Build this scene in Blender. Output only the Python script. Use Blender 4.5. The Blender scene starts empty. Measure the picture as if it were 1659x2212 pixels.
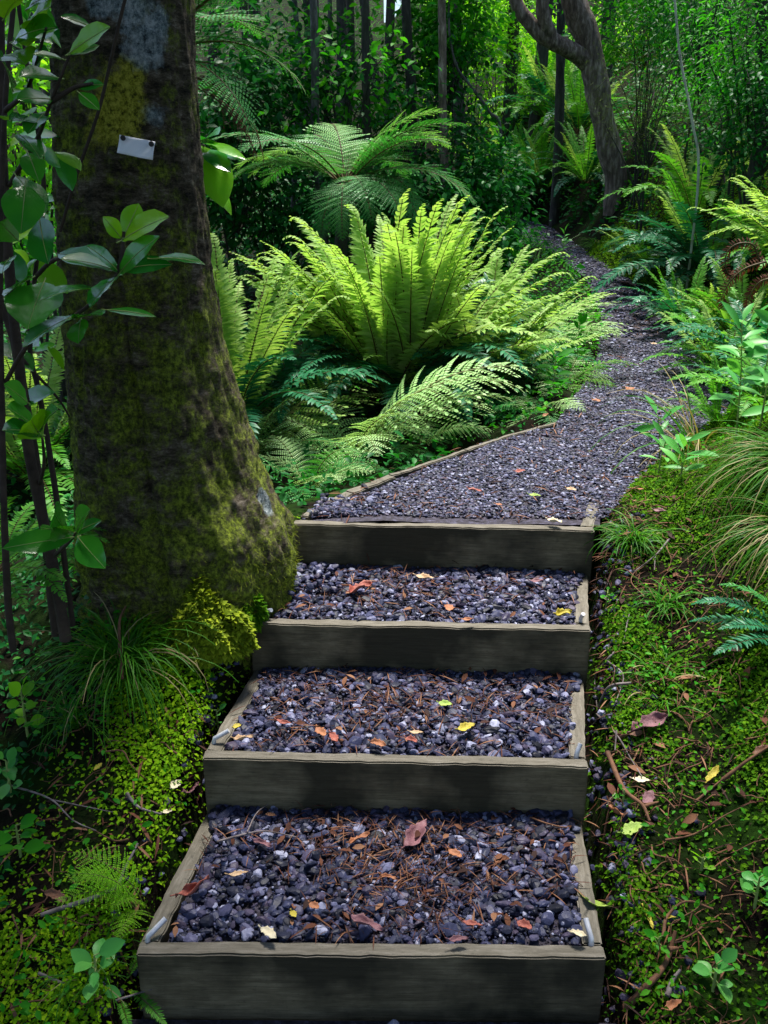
import bpy, bmesh, math, random
import numpy as np
from mathutils import Vector, Matrix, Euler, noise as mnoise

scene = bpy.context.scene
COL = scene.collection
rng = np.random.default_rng(11)
random.seed(5)
R_ = math.radians
PI = math.pi

# ------------------------------------------------------------------ camera maths (photo measured on a 1659 x 2212 grid)
CAMZ = 1.206
PITCH = R_(20)
F = 2000.0
CX, CY = 829.5, 1106.0
cp, sp_ = math.cos(PITCH), math.sin(PITCH)

def ray(px, py):
    x = (px-CX)/F; v = (CY-py)/F
    return np.array([x, cp+v*sp_, -sp_+v*cp])

def at(px, py, Y):
    d = ray(px, py); t = Y/d[1]
    return np.array([d[0]*t, Y, CAMZ+d[2]*t])

def sstep(a, b, x):
    t = np.clip((x-a)/(b-a), 0, 1)
    return t*t*(3-2*t)

# ------------------------------------------------------------------ steps and path plan
STEP_Z = [-.51, -.34, -.17, 0.0]
def on_plane(px, py, z):
    d = ray(px, py); t = (z-CAMZ)/d[2]
    return np.array([d[0]*t, d[1]*t, z])
STEP_L = [on_plane(293, 2062, -.51), on_plane(437, 1638, -.34), on_plane(540, 1347, -.17), on_plane(632, 1131, 0)]
STEP_R = [on_plane(1310, 2070, -.51), on_plane(1272, 1657, -.34), on_plane(1277, 1361, -.17), on_plane(1285, 1147, 0)]

PY = np.array([-3, 1.0, 1.68, 2.2, 2.7, 3.17, 3.3, 3.75, 4.175, 4.7, 5.35, 6.3, 7.64, 9.69, 11.7, 14.1, 17, 22])
PL = np.array([-.6, -.6, -.58, -.51, -.434, -.335, -.32, -.02, .37, .88, 1.12, 1.44, 1.77, 2.06, 2.03, 1.80, 1.2, -.5])
PR = np.array([.52, .52, .52, .574, .671, .772, .80, 1.05, 1.36, 1.72, 2.08, 2.45, 2.55, 2.45, 2.42, 2.40, 1.9, .3])
def xL(y): return np.interp(y, PY, PL)
def xR(y): return np.interp(y, PY, PR)
def zb(y):
    return np.where(y < 3.17, (y-3.17)*.345, np.where(y < 6, 0, .06*(y-6)))

_w = [(rng.uniform(.7, 1.4)*f*math.cos(a), rng.uniform(.7, 1.4)*f*math.sin(a), rng.uniform(0, 6.3), 1/f)
      for f in (1.5, 1.9, 2.8, 4.1, 6.3, 9.5, 14, 21) for a in (rng.uniform(0, 6.3), rng.uniform(0, 6.3))]
def wob(x, y):
    s = 0
    for kx, ky, ph, a in _w: s = s + a*np.sin(kx*x+ky*y+ph)
    return s
TREE_X, TREE_Y = -.78, 2.98

def hgt(x, y):
    x = np.asarray(x, float); y = np.asarray(y, float)
    b = zb(y)
    ur = x-xR(y); ul = xL(y)-x
    k = np.interp(y, [1.5, 3.2, 5, 8, 13], [.45, .72, 1.12, 1.45, 1.75])
    right = np.interp(y, [2.9, 3.5], [-.05, .012])+k*(.5*sstep(0, .95, ur)+.30*np.maximum(0, ur-.3))
    right = np.where(ur > 6, right-.2*k*(ur-6), right)
    far = sstep(3.3, 4.0, y)
    left = np.where(y > 4.9, -.004, -.07)-.12*(1-far)*np.clip(ul, 0, 3)-.20*far*sstep(0, .7, ul)
    side = np.where(ur > 0, right, left)
    edge = sstep(0, .07, np.maximum(ur, ul))
    ins = np.where(y < 3.3, -.34, np.where(y < 4.9, -.12, -.045))
    h = b+ins*(1-edge)+side*edge
    h = h+wob(x, y)*.035*sstep(0, .5, np.maximum(ur, ul))
    r2 = (x-TREE_X)**2+(y-TREE_Y)**2
    h = h+.13*np.exp(-r2/.22)*edge
    h = h+np.where(x < 0, .06*np.maximum(0, y-9), 0)
    h = h+.15*np.maximum(0, y-18)
    return h

def top(x, y):
    """visible surface: tread gravel, path gravel, else the earth"""
    if xL(y) < x < xR(y):
        if y < 3.17:
            s = (x-xL(y))/(xR(y)-xL(y))
            ys = [STEP_L[i][1]*(1-s)+STEP_R[i][1]*s for i in range(4)]
            if y >= ys[3]: return 0.0
            for k in (2, 1, 0):
                if y >= ys[k]: return STEP_Z[k]
            return -.69
        return float(zb(np.float64(y)))
    return float(hgt(x, y))

def gp(px, py, dz=0.0):
    d = ray(px, py); t = .8; last = t
    while t < 60:
        p = d*t
        if CAMZ+p[2] < top(p[0], p[1])+dz:
            lo, hi = last, t
            for _ in range(22):
                m = (lo+hi)/2; q = d*m
                if CAMZ+q[2] < top(q[0], q[1])+dz: hi = m
                else: lo = m
            q = d*hi
            return np.array([q[0], q[1], CAMZ+q[2]])
        last = t; t += .02 if t < 8 else .06
    p = d*30
    return np.array([p[0], p[1], CAMZ+p[2]])

def ground_at(px, Y, guess=1000):
    """point on the earth at distance Y in the direction of image column px"""
    x = (px-CX)/F*Y*1.0
    for _ in range(4):
        z = float(hgt(x, Y)); dep = Y*cp+(CAMZ-z)*sp_
        x = (px-CX)/F*dep
    return np.array([x, Y, float(hgt(x, Y))])

# ------------------------------------------------------------------ mesh building
class MB:
    def __init__(s): s.v = []; s.f = []; s.m = []; s.n = 0
    def add(s, v, f, m=0):
        v = np.asarray(v, float).reshape(-1, 3); f = np.asarray(f, int)
        s.v.append(v); s.f.append(f+s.n); s.m.append(np.full(len(f), m)); s.n += len(v)
    def scatter(s, tv, tf, Rm, S, T, m=0):
        """copies of a template: Rm (k,3,3), S (k,) or (k,3), T (k,3)"""
        k = len(T)
        if k == 0: return
        S = np.asarray(S, float)
        if S.ndim == 1: S = np.repeat(S[:, None], 3, 1)
        vv = np.einsum('kij,knj->kni', Rm, tv[None]*S[:, None, :])+np.asarray(T)[:, None, :]
        ff = (np.asarray(tf)[None]+(np.arange(k)*len(tv))[:, None, None])
        s.add(vv.reshape(-1, 3), ff.reshape(-1, ff.shape[-1]), m)
    def mesh(s, name, mats, smooth=True):
        me = bpy.data.meshes.new(name)
        V = np.concatenate(s.v) if s.v else np.zeros((0, 3))
        loops = []; tot = []; mi = []
        for f, m in zip(s.f, s.m):
            loops.append(f.ravel()); tot.append(np.full(len(f), f.shape[1])); mi.append(m)
        loops = np.concatenate(loops); tot = np.concatenate(tot); mi = np.concatenate(mi)
        me.vertices.add(len(V)); me.vertices.foreach_set('co', V.ravel().astype(np.float32))
        me.loops.add(len(loops)); me.loops.foreach_set('vertex_index', loops.astype(np.int32))
        me.polygons.add(len(tot))
        st = np.concatenate([[0], np.cumsum(tot)[:-1]])
        me.polygons.foreach_set('loop_start', st.astype(np.int32))
        me.polygons.foreach_set('loop_total', tot.astype(np.int32))
        me.polygons.foreach_set('material_index', mi.astype(np.int32))
        me.polygons.foreach_set('use_smooth', np.full(len(tot), smooth))
        for m in (mats if isinstance(mats, (list, tuple)) else [mats]): me.materials.append(m)
        me.update(calc_edges=True); me.validate()
        return me

def link(name, data, parent=None, loc=None, **props):
    o = bpy.data.objects.new(name, data); COL.objects.link(o)
    if parent: o.parent = parent
    if loc is not None: o.location = [float(c) for c in loc]
    for k, v in props.items(): o[k] = v
    return o

def thing(name, label, cat, loc, group=None, data=None):
    o = link(name, data, None, loc, label=label, category=cat)
    if group: o['group'] = group
    return o

def frames(d, n):
    """rotation matrices with y = d, z close to n"""
    d = d/np.linalg.norm(d, axis=1, keepdims=True)
    x = np.cross(d, n); x /= np.maximum(1e-6, np.linalg.norm(x, axis=1, keepdims=True))
    z = np.cross(x, d)
    return np.stack([x, d, z], axis=2)

def leaf_t(nseg=4, w=.22, droop=.15, fold=.2, peak=.45, wave=0.0, tipw=.03):
    """leaf template along +y, length 1"""
    v = []; f = []
    for i in range(nseg+1):
        t = i/nseg
        hw = w*(max(0, math.sin(PI*t**(math.log(.5)/math.log(peak))))**.8)
        hw = max(hw, tipw*w)
        z = -droop*t*t
        zz = z+fold*hw+wave*w*math.sin(i*2.4)
        v += [(-hw, t, zz), (0, t, z), (hw, t, zz-2*wave*w*math.sin(i*2.4))]
        if i:
            a = (i-1)*3; b = i*3
            f += [(a, a+1, b+1, b), (a+1, a+2, b+2, b+1)]
    return np.array(v), np.array(f)

def tube(mb, pts, rad, sides=8, m=0, cap=True, lump=0.0):
    pts = np.asarray(pts, float); n = len(pts)
    rad = np.broadcast_to(np.asarray(rad, float), (n,))
    T = np.gradient(pts, axis=0) if n > 2 else np.repeat((pts[1]-pts[0])[None], n, 0)
    T /= np.maximum(1e-9, np.linalg.norm(T, axis=1, keepdims=True))
    up = np.array([0, 0, 1.0]) if abs(T[0, 2]) < .9 else np.array([1.0, 0, 0])
    V = []
    for i in range(n):
        a = np.cross(T[i], up); a /= np.linalg.norm(a); b = np.cross(a, T[i]); up = b
        th = np.arange(sides)/sides*2*PI
        r = rad[i]*(1+lump*rng.uniform(-1, 1, sides))
        V.append(pts[i]+np.cos(th)[:, None]*a*r[:, None]+np.sin(th)[:, None]*b*r[:, None])
    V = np.concatenate(V)
    fs = []
    for i in range(n-1):
        for j in range(sides):
            k = (j+1) % sides
            fs.append((i*sides+j, i*sides+k, (i+1)*sides+k, (i+1)*sides+j))
    mb.add(V, fs, m)
    if cap and sides == 4:
        mb.add(V[-4:], [(0, 1, 2, 3)], m); mb.add(V[:4], [(3, 2, 1, 0)], m)
    elif cap:
        for sl, c in ((V[-sides:], pts[-1]), (V[:sides], pts[0])):
            mb.add(np.vstack([sl, c]), [(j, (j+1) % sides, sides) for j in range(sides)], m)

def curve_pts(P, n=12):
    """Catmull-Rom through the points"""
    P = [np.asarray(p, float) for p in P]
    if len(P) == 2: return np.array([P[0]+(P[1]-P[0])*t for t in np.linspace(0, 1, n)])
    Q = [2*P[0]-P[1]]+P+[2*P[-1]-P[-2]]
    out = []
    seg = len(P)-1; per = max(2, n//seg)
    for i in range(seg):
        p0, p1, p2, p3 = Q[i:i+4]
        for t in np.linspace(0, 1, per, endpoint=(i == seg-1)):
            out.append(.5*((2*p1)+(-p0+p2)*t+(2*p0-5*p1+4*p2-p3)*t*t+(-p0+3*p1-3*p2+p3)*t**3))
    return np.array(out)

# ------------------------------------------------------------------ materials
def newmat(name):
    m = bpy.data.materials.new(name); m.use_nodes = True
    nt = m.node_tree; nt.nodes.clear()
    return m, nt, nt.nodes, nt.links

def ramp(N, stops, interp='LINEAR'):
    r = N.new('ShaderNodeValToRGB'); e = r.color_ramp; e.interpolation = interp
    while len(e.elements) > 1: e.elements.remove(e.elements[0])
    e.elements[0].position = stops[0][0]; e.elements[0].color = (*stops[0][1], 1)
    for p, c in stops[1:]:
        x = e.elements.new(p); x.color = (*c, 1)
    return r

def noisen(N, L, vec, scale, detail=4, rough=.55):
    n = N.new('ShaderNodeTexNoise'); n.inputs['Scale'].default_value = scale
    n.inputs['Detail'].default_value = detail; n.inputs['Roughness'].default_value = rough
    if vec is not None: L.new(vec, n.inputs['Vector'])
    return n

def mathn(N, L, op, a, b=None, c=None):
    n = N.new('ShaderNodeMath'); n.operation = op
    for i, v in enumerate((a, b, c)):
        if v is None: continue
        if isinstance(v, (int, float)): n.inputs[i].default_value = v
        else: L.new(v, n.inputs[i])
    return n.outputs[0]

def mixc(N, L, fac, a, b):
    n = N.new('ShaderNodeMix'); n.data_type = 'RGBA'
    L.new(fac, n.inputs[0]) if not isinstance(fac, (int, float)) else setattr(n.inputs[0], 'default_value', fac)
    for i, v in ((6, a), (7, b)):
        if isinstance(v, tuple): n.inputs[i].default_value = (*v, 1)
        else: L.new(v, n.inputs[i])
    return n.outputs[2]

def leafmat(name, cols, trans=.35, rough=.45, spec=.4, tcol=(1.25, 1.3, .5), coat=0.0, patch=6.0, bump=0):
    m, nt, N, L = newmat(name)
    geo = N.new('ShaderNodeNewGeometry'); oi = N.new('ShaderNodeObjectInfo'); tc = N.new('ShaderNodeTexCoord')
    nz = noisen(N, L, tc.outputs['Object'], patch, 2)
    a = mathn(N, L, 'MULTIPLY', geo.outputs['Random Per Island'], .55)
    a = mathn(N, L, 'MULTIPLY_ADD', oi.outputs['Random'], .25, a)
    a = mathn(N, L, 'MULTIPLY_ADD', nz.outputs[0], .3, a)
    st = [(i/(len(cols)-1), c) for i, c in enumerate(cols)]
    r = ramp(N, st); L.new(a, r.inputs[0])
    pr = N.new('ShaderNodeBsdfPrincipled'); L.new(r.outputs[0], pr.inputs['Base Color'])
    pr.inputs['Roughness'].default_value = rough; pr.inputs['Specular IOR Level'].default_value = spec
    if bump:
        nb = noisen(N, L, tc.outputs['Object'], 55, 3); bb = N.new('ShaderNodeBump'); bb.inputs['Strength'].default_value = bump; bb.inputs['Distance'].default_value = .004
        L.new(nb.outputs[0], bb.inputs['Height']); L.new(bb.outputs[0], pr.inputs['Normal'])
    if coat: pr.inputs['Coat Weight'].default_value = coat; pr.inputs['Coat Roughness'].default_value = .15
    tm = N.new('ShaderNodeMix'); tm.data_type = 'RGBA'; tm.blend_type = 'MULTIPLY'; tm.inputs[0].default_value = 1
    L.new(r.outputs[0], tm.inputs[6]); tm.inputs[7].default_value = (*tcol, 1)
    tr = N.new('ShaderNodeBsdfTranslucent'); L.new(tm.outputs[2], tr.inputs[0])
    mx = N.new('ShaderNodeMixShader'); mx.inputs[0].default_value = trans
    L.new(pr.outputs[0], mx.inputs[1]); L.new(tr.outputs[0], mx.inputs[2])
    o = N.new('ShaderNodeOutputMaterial'); L.new(mx.outputs[0], o.inputs[0])
    return m

def plainmat(name, stops, scale=8, rough=.8, spec=.3, bump=.0, bscale=40, stretch=None, island=0.0):
    m, nt, N, L = newmat(name)
    tc = N.new('ShaderNodeTexCoord'); vec = tc.outputs['Object']
    if stretch:
        mp = N.new('ShaderNodeMapping'); mp.inputs['Scale'].default_value = stretch; L.new(vec, mp.inputs[0]); vec = mp.outputs[0]
    nz = noisen(N, L, vec, scale, 6, .6); fac = nz.outputs[0]
    if island:
        geo = N.new('ShaderNodeNewGeometry')
        fac = mathn(N, L, 'MULTIPLY', fac, 1-island)
        fac = mathn(N, L, 'MULTIPLY_ADD', geo.outputs['Random Per Island'], island, fac)
    r = ramp(N, stops); L.new(fac, r.inputs[0])
    pr = N.new('ShaderNodeBsdfPrincipled'); L.new(r.outputs[0], pr.inputs['Base Color'])
    pr.inputs['Roughness'].default_value = rough; pr.inputs['Specular IOR Level'].default_value = spec
    if bump:
        nb = noisen(N, L, vec, bscale, 5, .65)
        b = N.new('ShaderNodeBump'); b.inputs['Strength'].default_value = bump; b.inputs['Distance'].default_value = .02
        L.new(nb.outputs[0], b.inputs['Height']); L.new(b.outputs[0], pr.inputs['Normal'])
    o = N.new('ShaderNodeOutputMaterial'); L.new(pr.outputs[0], o.inputs[0])
    return m

M = {}
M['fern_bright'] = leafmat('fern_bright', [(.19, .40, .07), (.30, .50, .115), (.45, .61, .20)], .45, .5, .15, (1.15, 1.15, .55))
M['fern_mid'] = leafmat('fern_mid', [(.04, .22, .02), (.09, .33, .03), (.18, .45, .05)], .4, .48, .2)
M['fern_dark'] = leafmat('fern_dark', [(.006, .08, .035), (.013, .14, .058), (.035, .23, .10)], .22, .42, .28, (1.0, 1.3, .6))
M['tfern'] = leafmat('tree_fern_green', [(.02, .18, .045), (.045, .26, .06), (.10, .36, .075)], .32, .45, .22, (1.1, 1.3, .4))
M['tfern_bright'] = leafmat('tree_fern_bright', [(.10, .36, .08), (.18, .46, .11), (.32, .58, .18)], .4, .5, .2)
M['lace_bright'] = leafmat('lace_bright', [(.26, .52, .16), (.38, .64, .24), (.52, .76, .36)], .38, .45, .25, (1.1, 1.15, .6))
M['fern_brown'] = leafmat('fern_brown', [(.06, .018, .010), (.10, .032, .016), (.16, .06, .03)], .2, .7, .2, (1.2, .9, .6))
M['stalk'] = plainmat('fern_stalk', [(.3, (.05, .03, .012)), (.7, (.11, .075, .02))], 10, .6)
M['stalk_green'] = plainmat('green_stalk', [(.3, (.08, .11, .02)), (.7, (.14, .16, .035))], 10, .6)
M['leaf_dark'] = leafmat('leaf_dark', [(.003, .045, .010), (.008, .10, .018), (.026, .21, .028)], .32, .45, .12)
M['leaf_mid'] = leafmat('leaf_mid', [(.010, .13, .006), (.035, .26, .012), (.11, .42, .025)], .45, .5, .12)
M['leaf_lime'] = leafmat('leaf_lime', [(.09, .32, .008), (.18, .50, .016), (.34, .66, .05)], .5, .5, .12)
M['leaf_olive'] = leafmat('leaf_olive', [(.07, .18, .004), (.15, .30, .008), (.27, .42, .02)], .4, .5, .3)
M['leaf_gloss'] = leafmat('leaf_gloss', [(.009, .12, .014), (.016, .19, .02), (.07, .34, .022)], .3, .22, .6, (1.4, 1.4, .3), coat=.7, bump=.3, patch=22)
M['leaf_gloss_light'] = leafmat('leaf_gloss_light', [(.10, .36, .012), (.16, .46, .016), (.26, .54, .02)], .4, .26, .6, (1.3, 1.2, .3), coat=.6, bump=.3, patch=22)
M['moss'] = leafmat('moss', [(.014, .07, .002), (.065, .20, .004), (.16, .35, .006), (.30, .48, .012)], .28, .7, .05, (1.2, 1.2, .4), patch=3.0)
M['moss_dark'] = leafmat('moss_dark', [(.004, .024, .001), (.020, .09, .003), (.075, .20, .005), (.18, .34, .010)], .28, .7, .05, (1.2, 1.2, .4), patch=2.2)
M['moss_trunk'] = leafmat('moss_trunk', [(.03, .06, .004), (.12, .18, .008), (.26, .34, .014), (.42, .48, .03)], .25, .7, .12, (1.2, 1.2, .4), patch=4.0)
M['grass'] = leafmat('grass', [(.012, .085, .004), (.035, .17, .007), (.10, .28, .015)], .3, .5, .15)
M['grass_dry'] = leafmat('grass_dry', [(.16, .13, .05), (.28, .23, .10), (.36, .31, .16)], .2, .6, .3)
M['herb'] = leafmat('herb', [(.04, .26, .045), (.09, .38, .07), (.18, .50, .10)], .35, .4, .25)
M['litter'] = plainmat('leaf_litter', [(.2, (.022, .008, .006)), (.5, (.07, .022, .012)), (.68, (.13, .05, .025)), (.85, (.22, .11, .06))], 5, .75, .2, island=.8)
M['twig'] = plainmat('twig', [(.3, (.06, .045, .045)), (.7, (.26, .22, .22))], 30, .8)
M['twig_brown'] = plainmat('twig_brown', [(.3, (.06, .028, .016)), (.7, (.20, .095, .05))], 30, .8)
M['stem'] = plainmat('shrub_stem', [(.3, (.022, .016, .012)), (.7, (.07, .048, .035))], 20, .8, bump=.4)
M['stem_green'] = plainmat('green_stem', [(.3, (.16, .24, .05)), (.7, (.30, .38, .12))], 20, .6)
M['pin'] = plainmat('galvanised_steel', [(.3, (.50, .51, .56)), (.7, (.72, .73, .78))], 60, .38, .5)
for n_ in ('pin',):
    for nd in M[n_].node_tree.nodes:
        if nd.type == 'BSDF_PRINCIPLED': nd.inputs['Metallic'].default_value = .35
M['paper'] = plainmat('paper', [(.3, (.80, .81, .90)), (.7, (.90, .91, .95))], 9, .45, .4)
M['blackpin'] = plainmat('black_pin', [(.3, (.01, .01, .012)), (.7, (.02, .02, .02))], 9, .4)

def bark(name, c0, c1, c2, moss=.4, sc=9):
    m, nt, N, L = newmat(name)
    tc = N.new('ShaderNodeTexCoord'); mp = N.new('ShaderNodeMapping'); mp.inputs['Scale'].default_value = (1, 1, .22)
    L.new(tc.outputs['Object'], mp.inputs[0])
    n1 = noisen(N, L, mp.outputs[0], sc*3, 6, .7); r = ramp(N, [(.3, c0), (.5, c1), (.72, c2)]); L.new(n1.outputs[0], r.inputs[0])
    n2 = noisen(N, L, tc.outputs['Object'], sc*.5, 5, .65)
    mk = ramp(N, [(.55-.25*moss, (0, 0, 0)), (.72-.2*moss, (1, 1, 1))]); L.new(n2.outputs[0], mk.inputs[0])
    k = mathn(N, L, 'MULTIPLY', mk.outputs[0], moss)
    col = mixc(N, L, k, r.outputs[0], (.045, .075, .018))
    pr = N.new('ShaderNodeBsdfPrincipled'); L.new(col, pr.inputs['Base Color']); pr.inputs['Roughness'].default_value = .85
    b = N.new('ShaderNodeBump'); b.inputs['Strength'].default_value = .9; b.inputs['Distance'].default_value = .03
    L.new(n1.outputs[0], b.inputs['Height']); L.new(b.outputs[0], pr.inputs['Normal'])
    o = N.new('ShaderNodeOutputMaterial'); L.new(pr.outputs[0], o.inputs[0])
    return m
M['bark_grey'] = bark('bark_grey', (.02, .018, .02), (.075, .068, .075), (.24, .22, .24), .25)
M['bark_dark'] = bark('bark_dark', (.008, .007, .008), (.03, .026, .026), (.08, .07, .07), .35)
M['bark_red'] = bark('bark_red', (.03, .02, .018), (.17, .12, .10), (.50, .40, .37), .2, 8)
M['bark_pale'] = bark('bark_pale', (.22, .22, .20), (.46, .46, .43), (.66, .66, .63), .1)

def wood_mat():
    m, nt, N, L = newmat('weathered_timber')
    tc = N.new('ShaderNodeTexCoord'); oi = N.new('ShaderNodeObjectInfo')
    off = N.new('ShaderNodeVectorMath'); off.operation = 'ADD'
    L.new(tc.outputs['Object'], off.inputs[0])
    cmb = N.new('ShaderNodeCombineXYZ'); L.new(mathn(N, L, 'MULTIPLY', oi.outputs['Random'], 20.0), cmb.inputs[0]); L.new(cmb.outputs[0], off.inputs[1])
    mp = N.new('ShaderNodeMapping'); mp.inputs['Scale'].default_value = (1.6, 11, 11); L.new(off.outputs[0], mp.inputs[0])
    n1 = noisen(N, L, mp.outputs[0], 6, 6, .7)
    # weathered stained wood; light on tops and shade on faces painted in too
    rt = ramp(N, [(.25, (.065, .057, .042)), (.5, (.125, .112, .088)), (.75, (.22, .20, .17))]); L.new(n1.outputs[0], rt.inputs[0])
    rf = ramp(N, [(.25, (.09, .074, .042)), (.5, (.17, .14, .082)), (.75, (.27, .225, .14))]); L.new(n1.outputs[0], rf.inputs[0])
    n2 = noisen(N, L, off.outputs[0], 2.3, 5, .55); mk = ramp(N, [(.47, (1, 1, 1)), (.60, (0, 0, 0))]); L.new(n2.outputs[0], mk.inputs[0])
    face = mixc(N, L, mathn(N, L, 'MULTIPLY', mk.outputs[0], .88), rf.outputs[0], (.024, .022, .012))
    vk = N.new('ShaderNodeTexVoronoi'); vk.inputs['Scale'].default_value = 3.1; L.new(off.outputs[0], vk.inputs['Vector'])
    kn = ramp(N, [(.04, (1, 1, 1)), (.09, (0, 0, 0))]); L.new(vk.outputs['Distance'], kn.inputs[0])
    face = mixc(N, L, mathn(N, L, 'MULTIPLY', kn.outputs[0], .8), face, (.012, .010, .007))
    mp2 = N.new('ShaderNodeMapping'); mp2.inputs['Scale'].default_value = (.8, 60, 60); L.new(off.outputs[0], mp2.inputs[0])
    n5 = noisen(N, L, mp2.outputs[0], 4, 3, .6); gr = ramp(N, [(.34, (.72, .72, .72)), (.52, (1, 1, 1))]); L.new(n5.outputs[0], gr.inputs[0])
    gm = N.new('ShaderNodeMix'); gm.data_type = 'RGBA'; gm.blend_type = 'MULTIPLY'; gm.inputs[0].default_value = 1; L.new(face, gm.inputs[6]); L.new(gr.outputs[0], gm.inputs[7]); face = gm.outputs[2]
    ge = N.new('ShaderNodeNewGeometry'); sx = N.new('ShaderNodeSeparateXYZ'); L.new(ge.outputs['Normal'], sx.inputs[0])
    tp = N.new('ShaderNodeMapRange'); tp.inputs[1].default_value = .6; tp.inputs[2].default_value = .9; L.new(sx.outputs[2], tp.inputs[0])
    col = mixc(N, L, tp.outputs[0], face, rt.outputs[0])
    n3 = noisen(N, L, off.outputs[0], 60, 3, .6); mk3 = ramp(N, [(.58, (0, 0, 0)), (.75, (1, 1, 1))]); L.new(n3.outputs[0], mk3.inputs[0])
    col = mixc(N, L, mathn(N, L, 'MULTIPLY', mk3.outputs[0], .4), col, (.03, .028, .022))
    pr = N.new('ShaderNodeBsdfPrincipled'); L.new(col, pr.inputs['Base Color']); pr.inputs['Roughness'].default_value = .72
    pr.inputs['Specular IOR Level'].default_value = .25
    b = N.new('ShaderNodeBump'); b.inputs['Strength'].default_value = .45; b.inputs['Distance'].default_value = .006
    L.new(n1.outputs[0], b.inputs['Height']); L.new(b.outputs[0], pr.inputs['Normal'])
    o = N.new('ShaderNodeOutputMaterial'); L.new(pr.outputs[0], o.inputs[0])
    return m
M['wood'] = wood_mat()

def stone_mat():
    m, nt, N, L = newmat('slate_pebbles')
    geo = N.new('ShaderNodeNewGeometry'); tc = N.new('ShaderNodeTexCoord')
    r = ramp(N, [(0, (.007, .008, .015)), (.35, (.022, .026, .056)), (.6, (.044, .050, .110)), (.78, (.052, .040, .070)), (.9, (.11, .118, .22)), (1, (.31, .33, .46))])
    L.new(geo.outputs['Random Per Island'], r.inputs[0])
    n = noisen(N, L, tc.outputs['Object'], 70, 4, .6); rr = ramp(N, [(.3, (.6, .6, .62)), (.7, (1.25, 1.22, 1.2))]); L.new(n.outputs[0], rr.inputs[0])
    mm = N.new('ShaderNodeMix'); mm.data_type = 'RGBA'; mm.blend_type = 'MULTIPLY'; mm.inputs[0].default_value = 1
    L.new(r.outputs[0], mm.inputs[6]); L.new(rr.outputs[0], mm.inputs[7])
    pr = N.new('ShaderNodeBsdfPrincipled'); L.new(mm.outputs[2], pr.inputs['Base Color']); pr.inputs['Roughness'].default_value = .5; pr.inputs['Specular IOR Level'].default_value = .22
    b = N.new('ShaderNodeBump'); b.inputs['Strength'].default_value = .3; b.inputs['Distance'].default_value = .004
    L.new(n.outputs[0], b.inputs['Height']); L.new(b.outputs[0], pr.inputs['Normal'])
    o = N.new('ShaderNodeOutputMaterial'); L.new(pr.outputs[0], o.inputs[0])
    return m
M['stone'] = stone_mat()
M['gravel_bed'] = plainmat('gravel_bed', [(.25, (.014, .011, .014)), (.5, (.035, .03, .045)), (.75, (.09, .085, .14))], 55, .8, bump=.8, bscale=45)
M['soil'] = plainmat('soil', [(.25, (.003, .002, .0015)), (.45, (.008, .006, .004)), (.56, (.006, .016, .002)), (.8, (.018, .055, .004))], 3.5, .95, .06, bump=.9, bscale=25)

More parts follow.
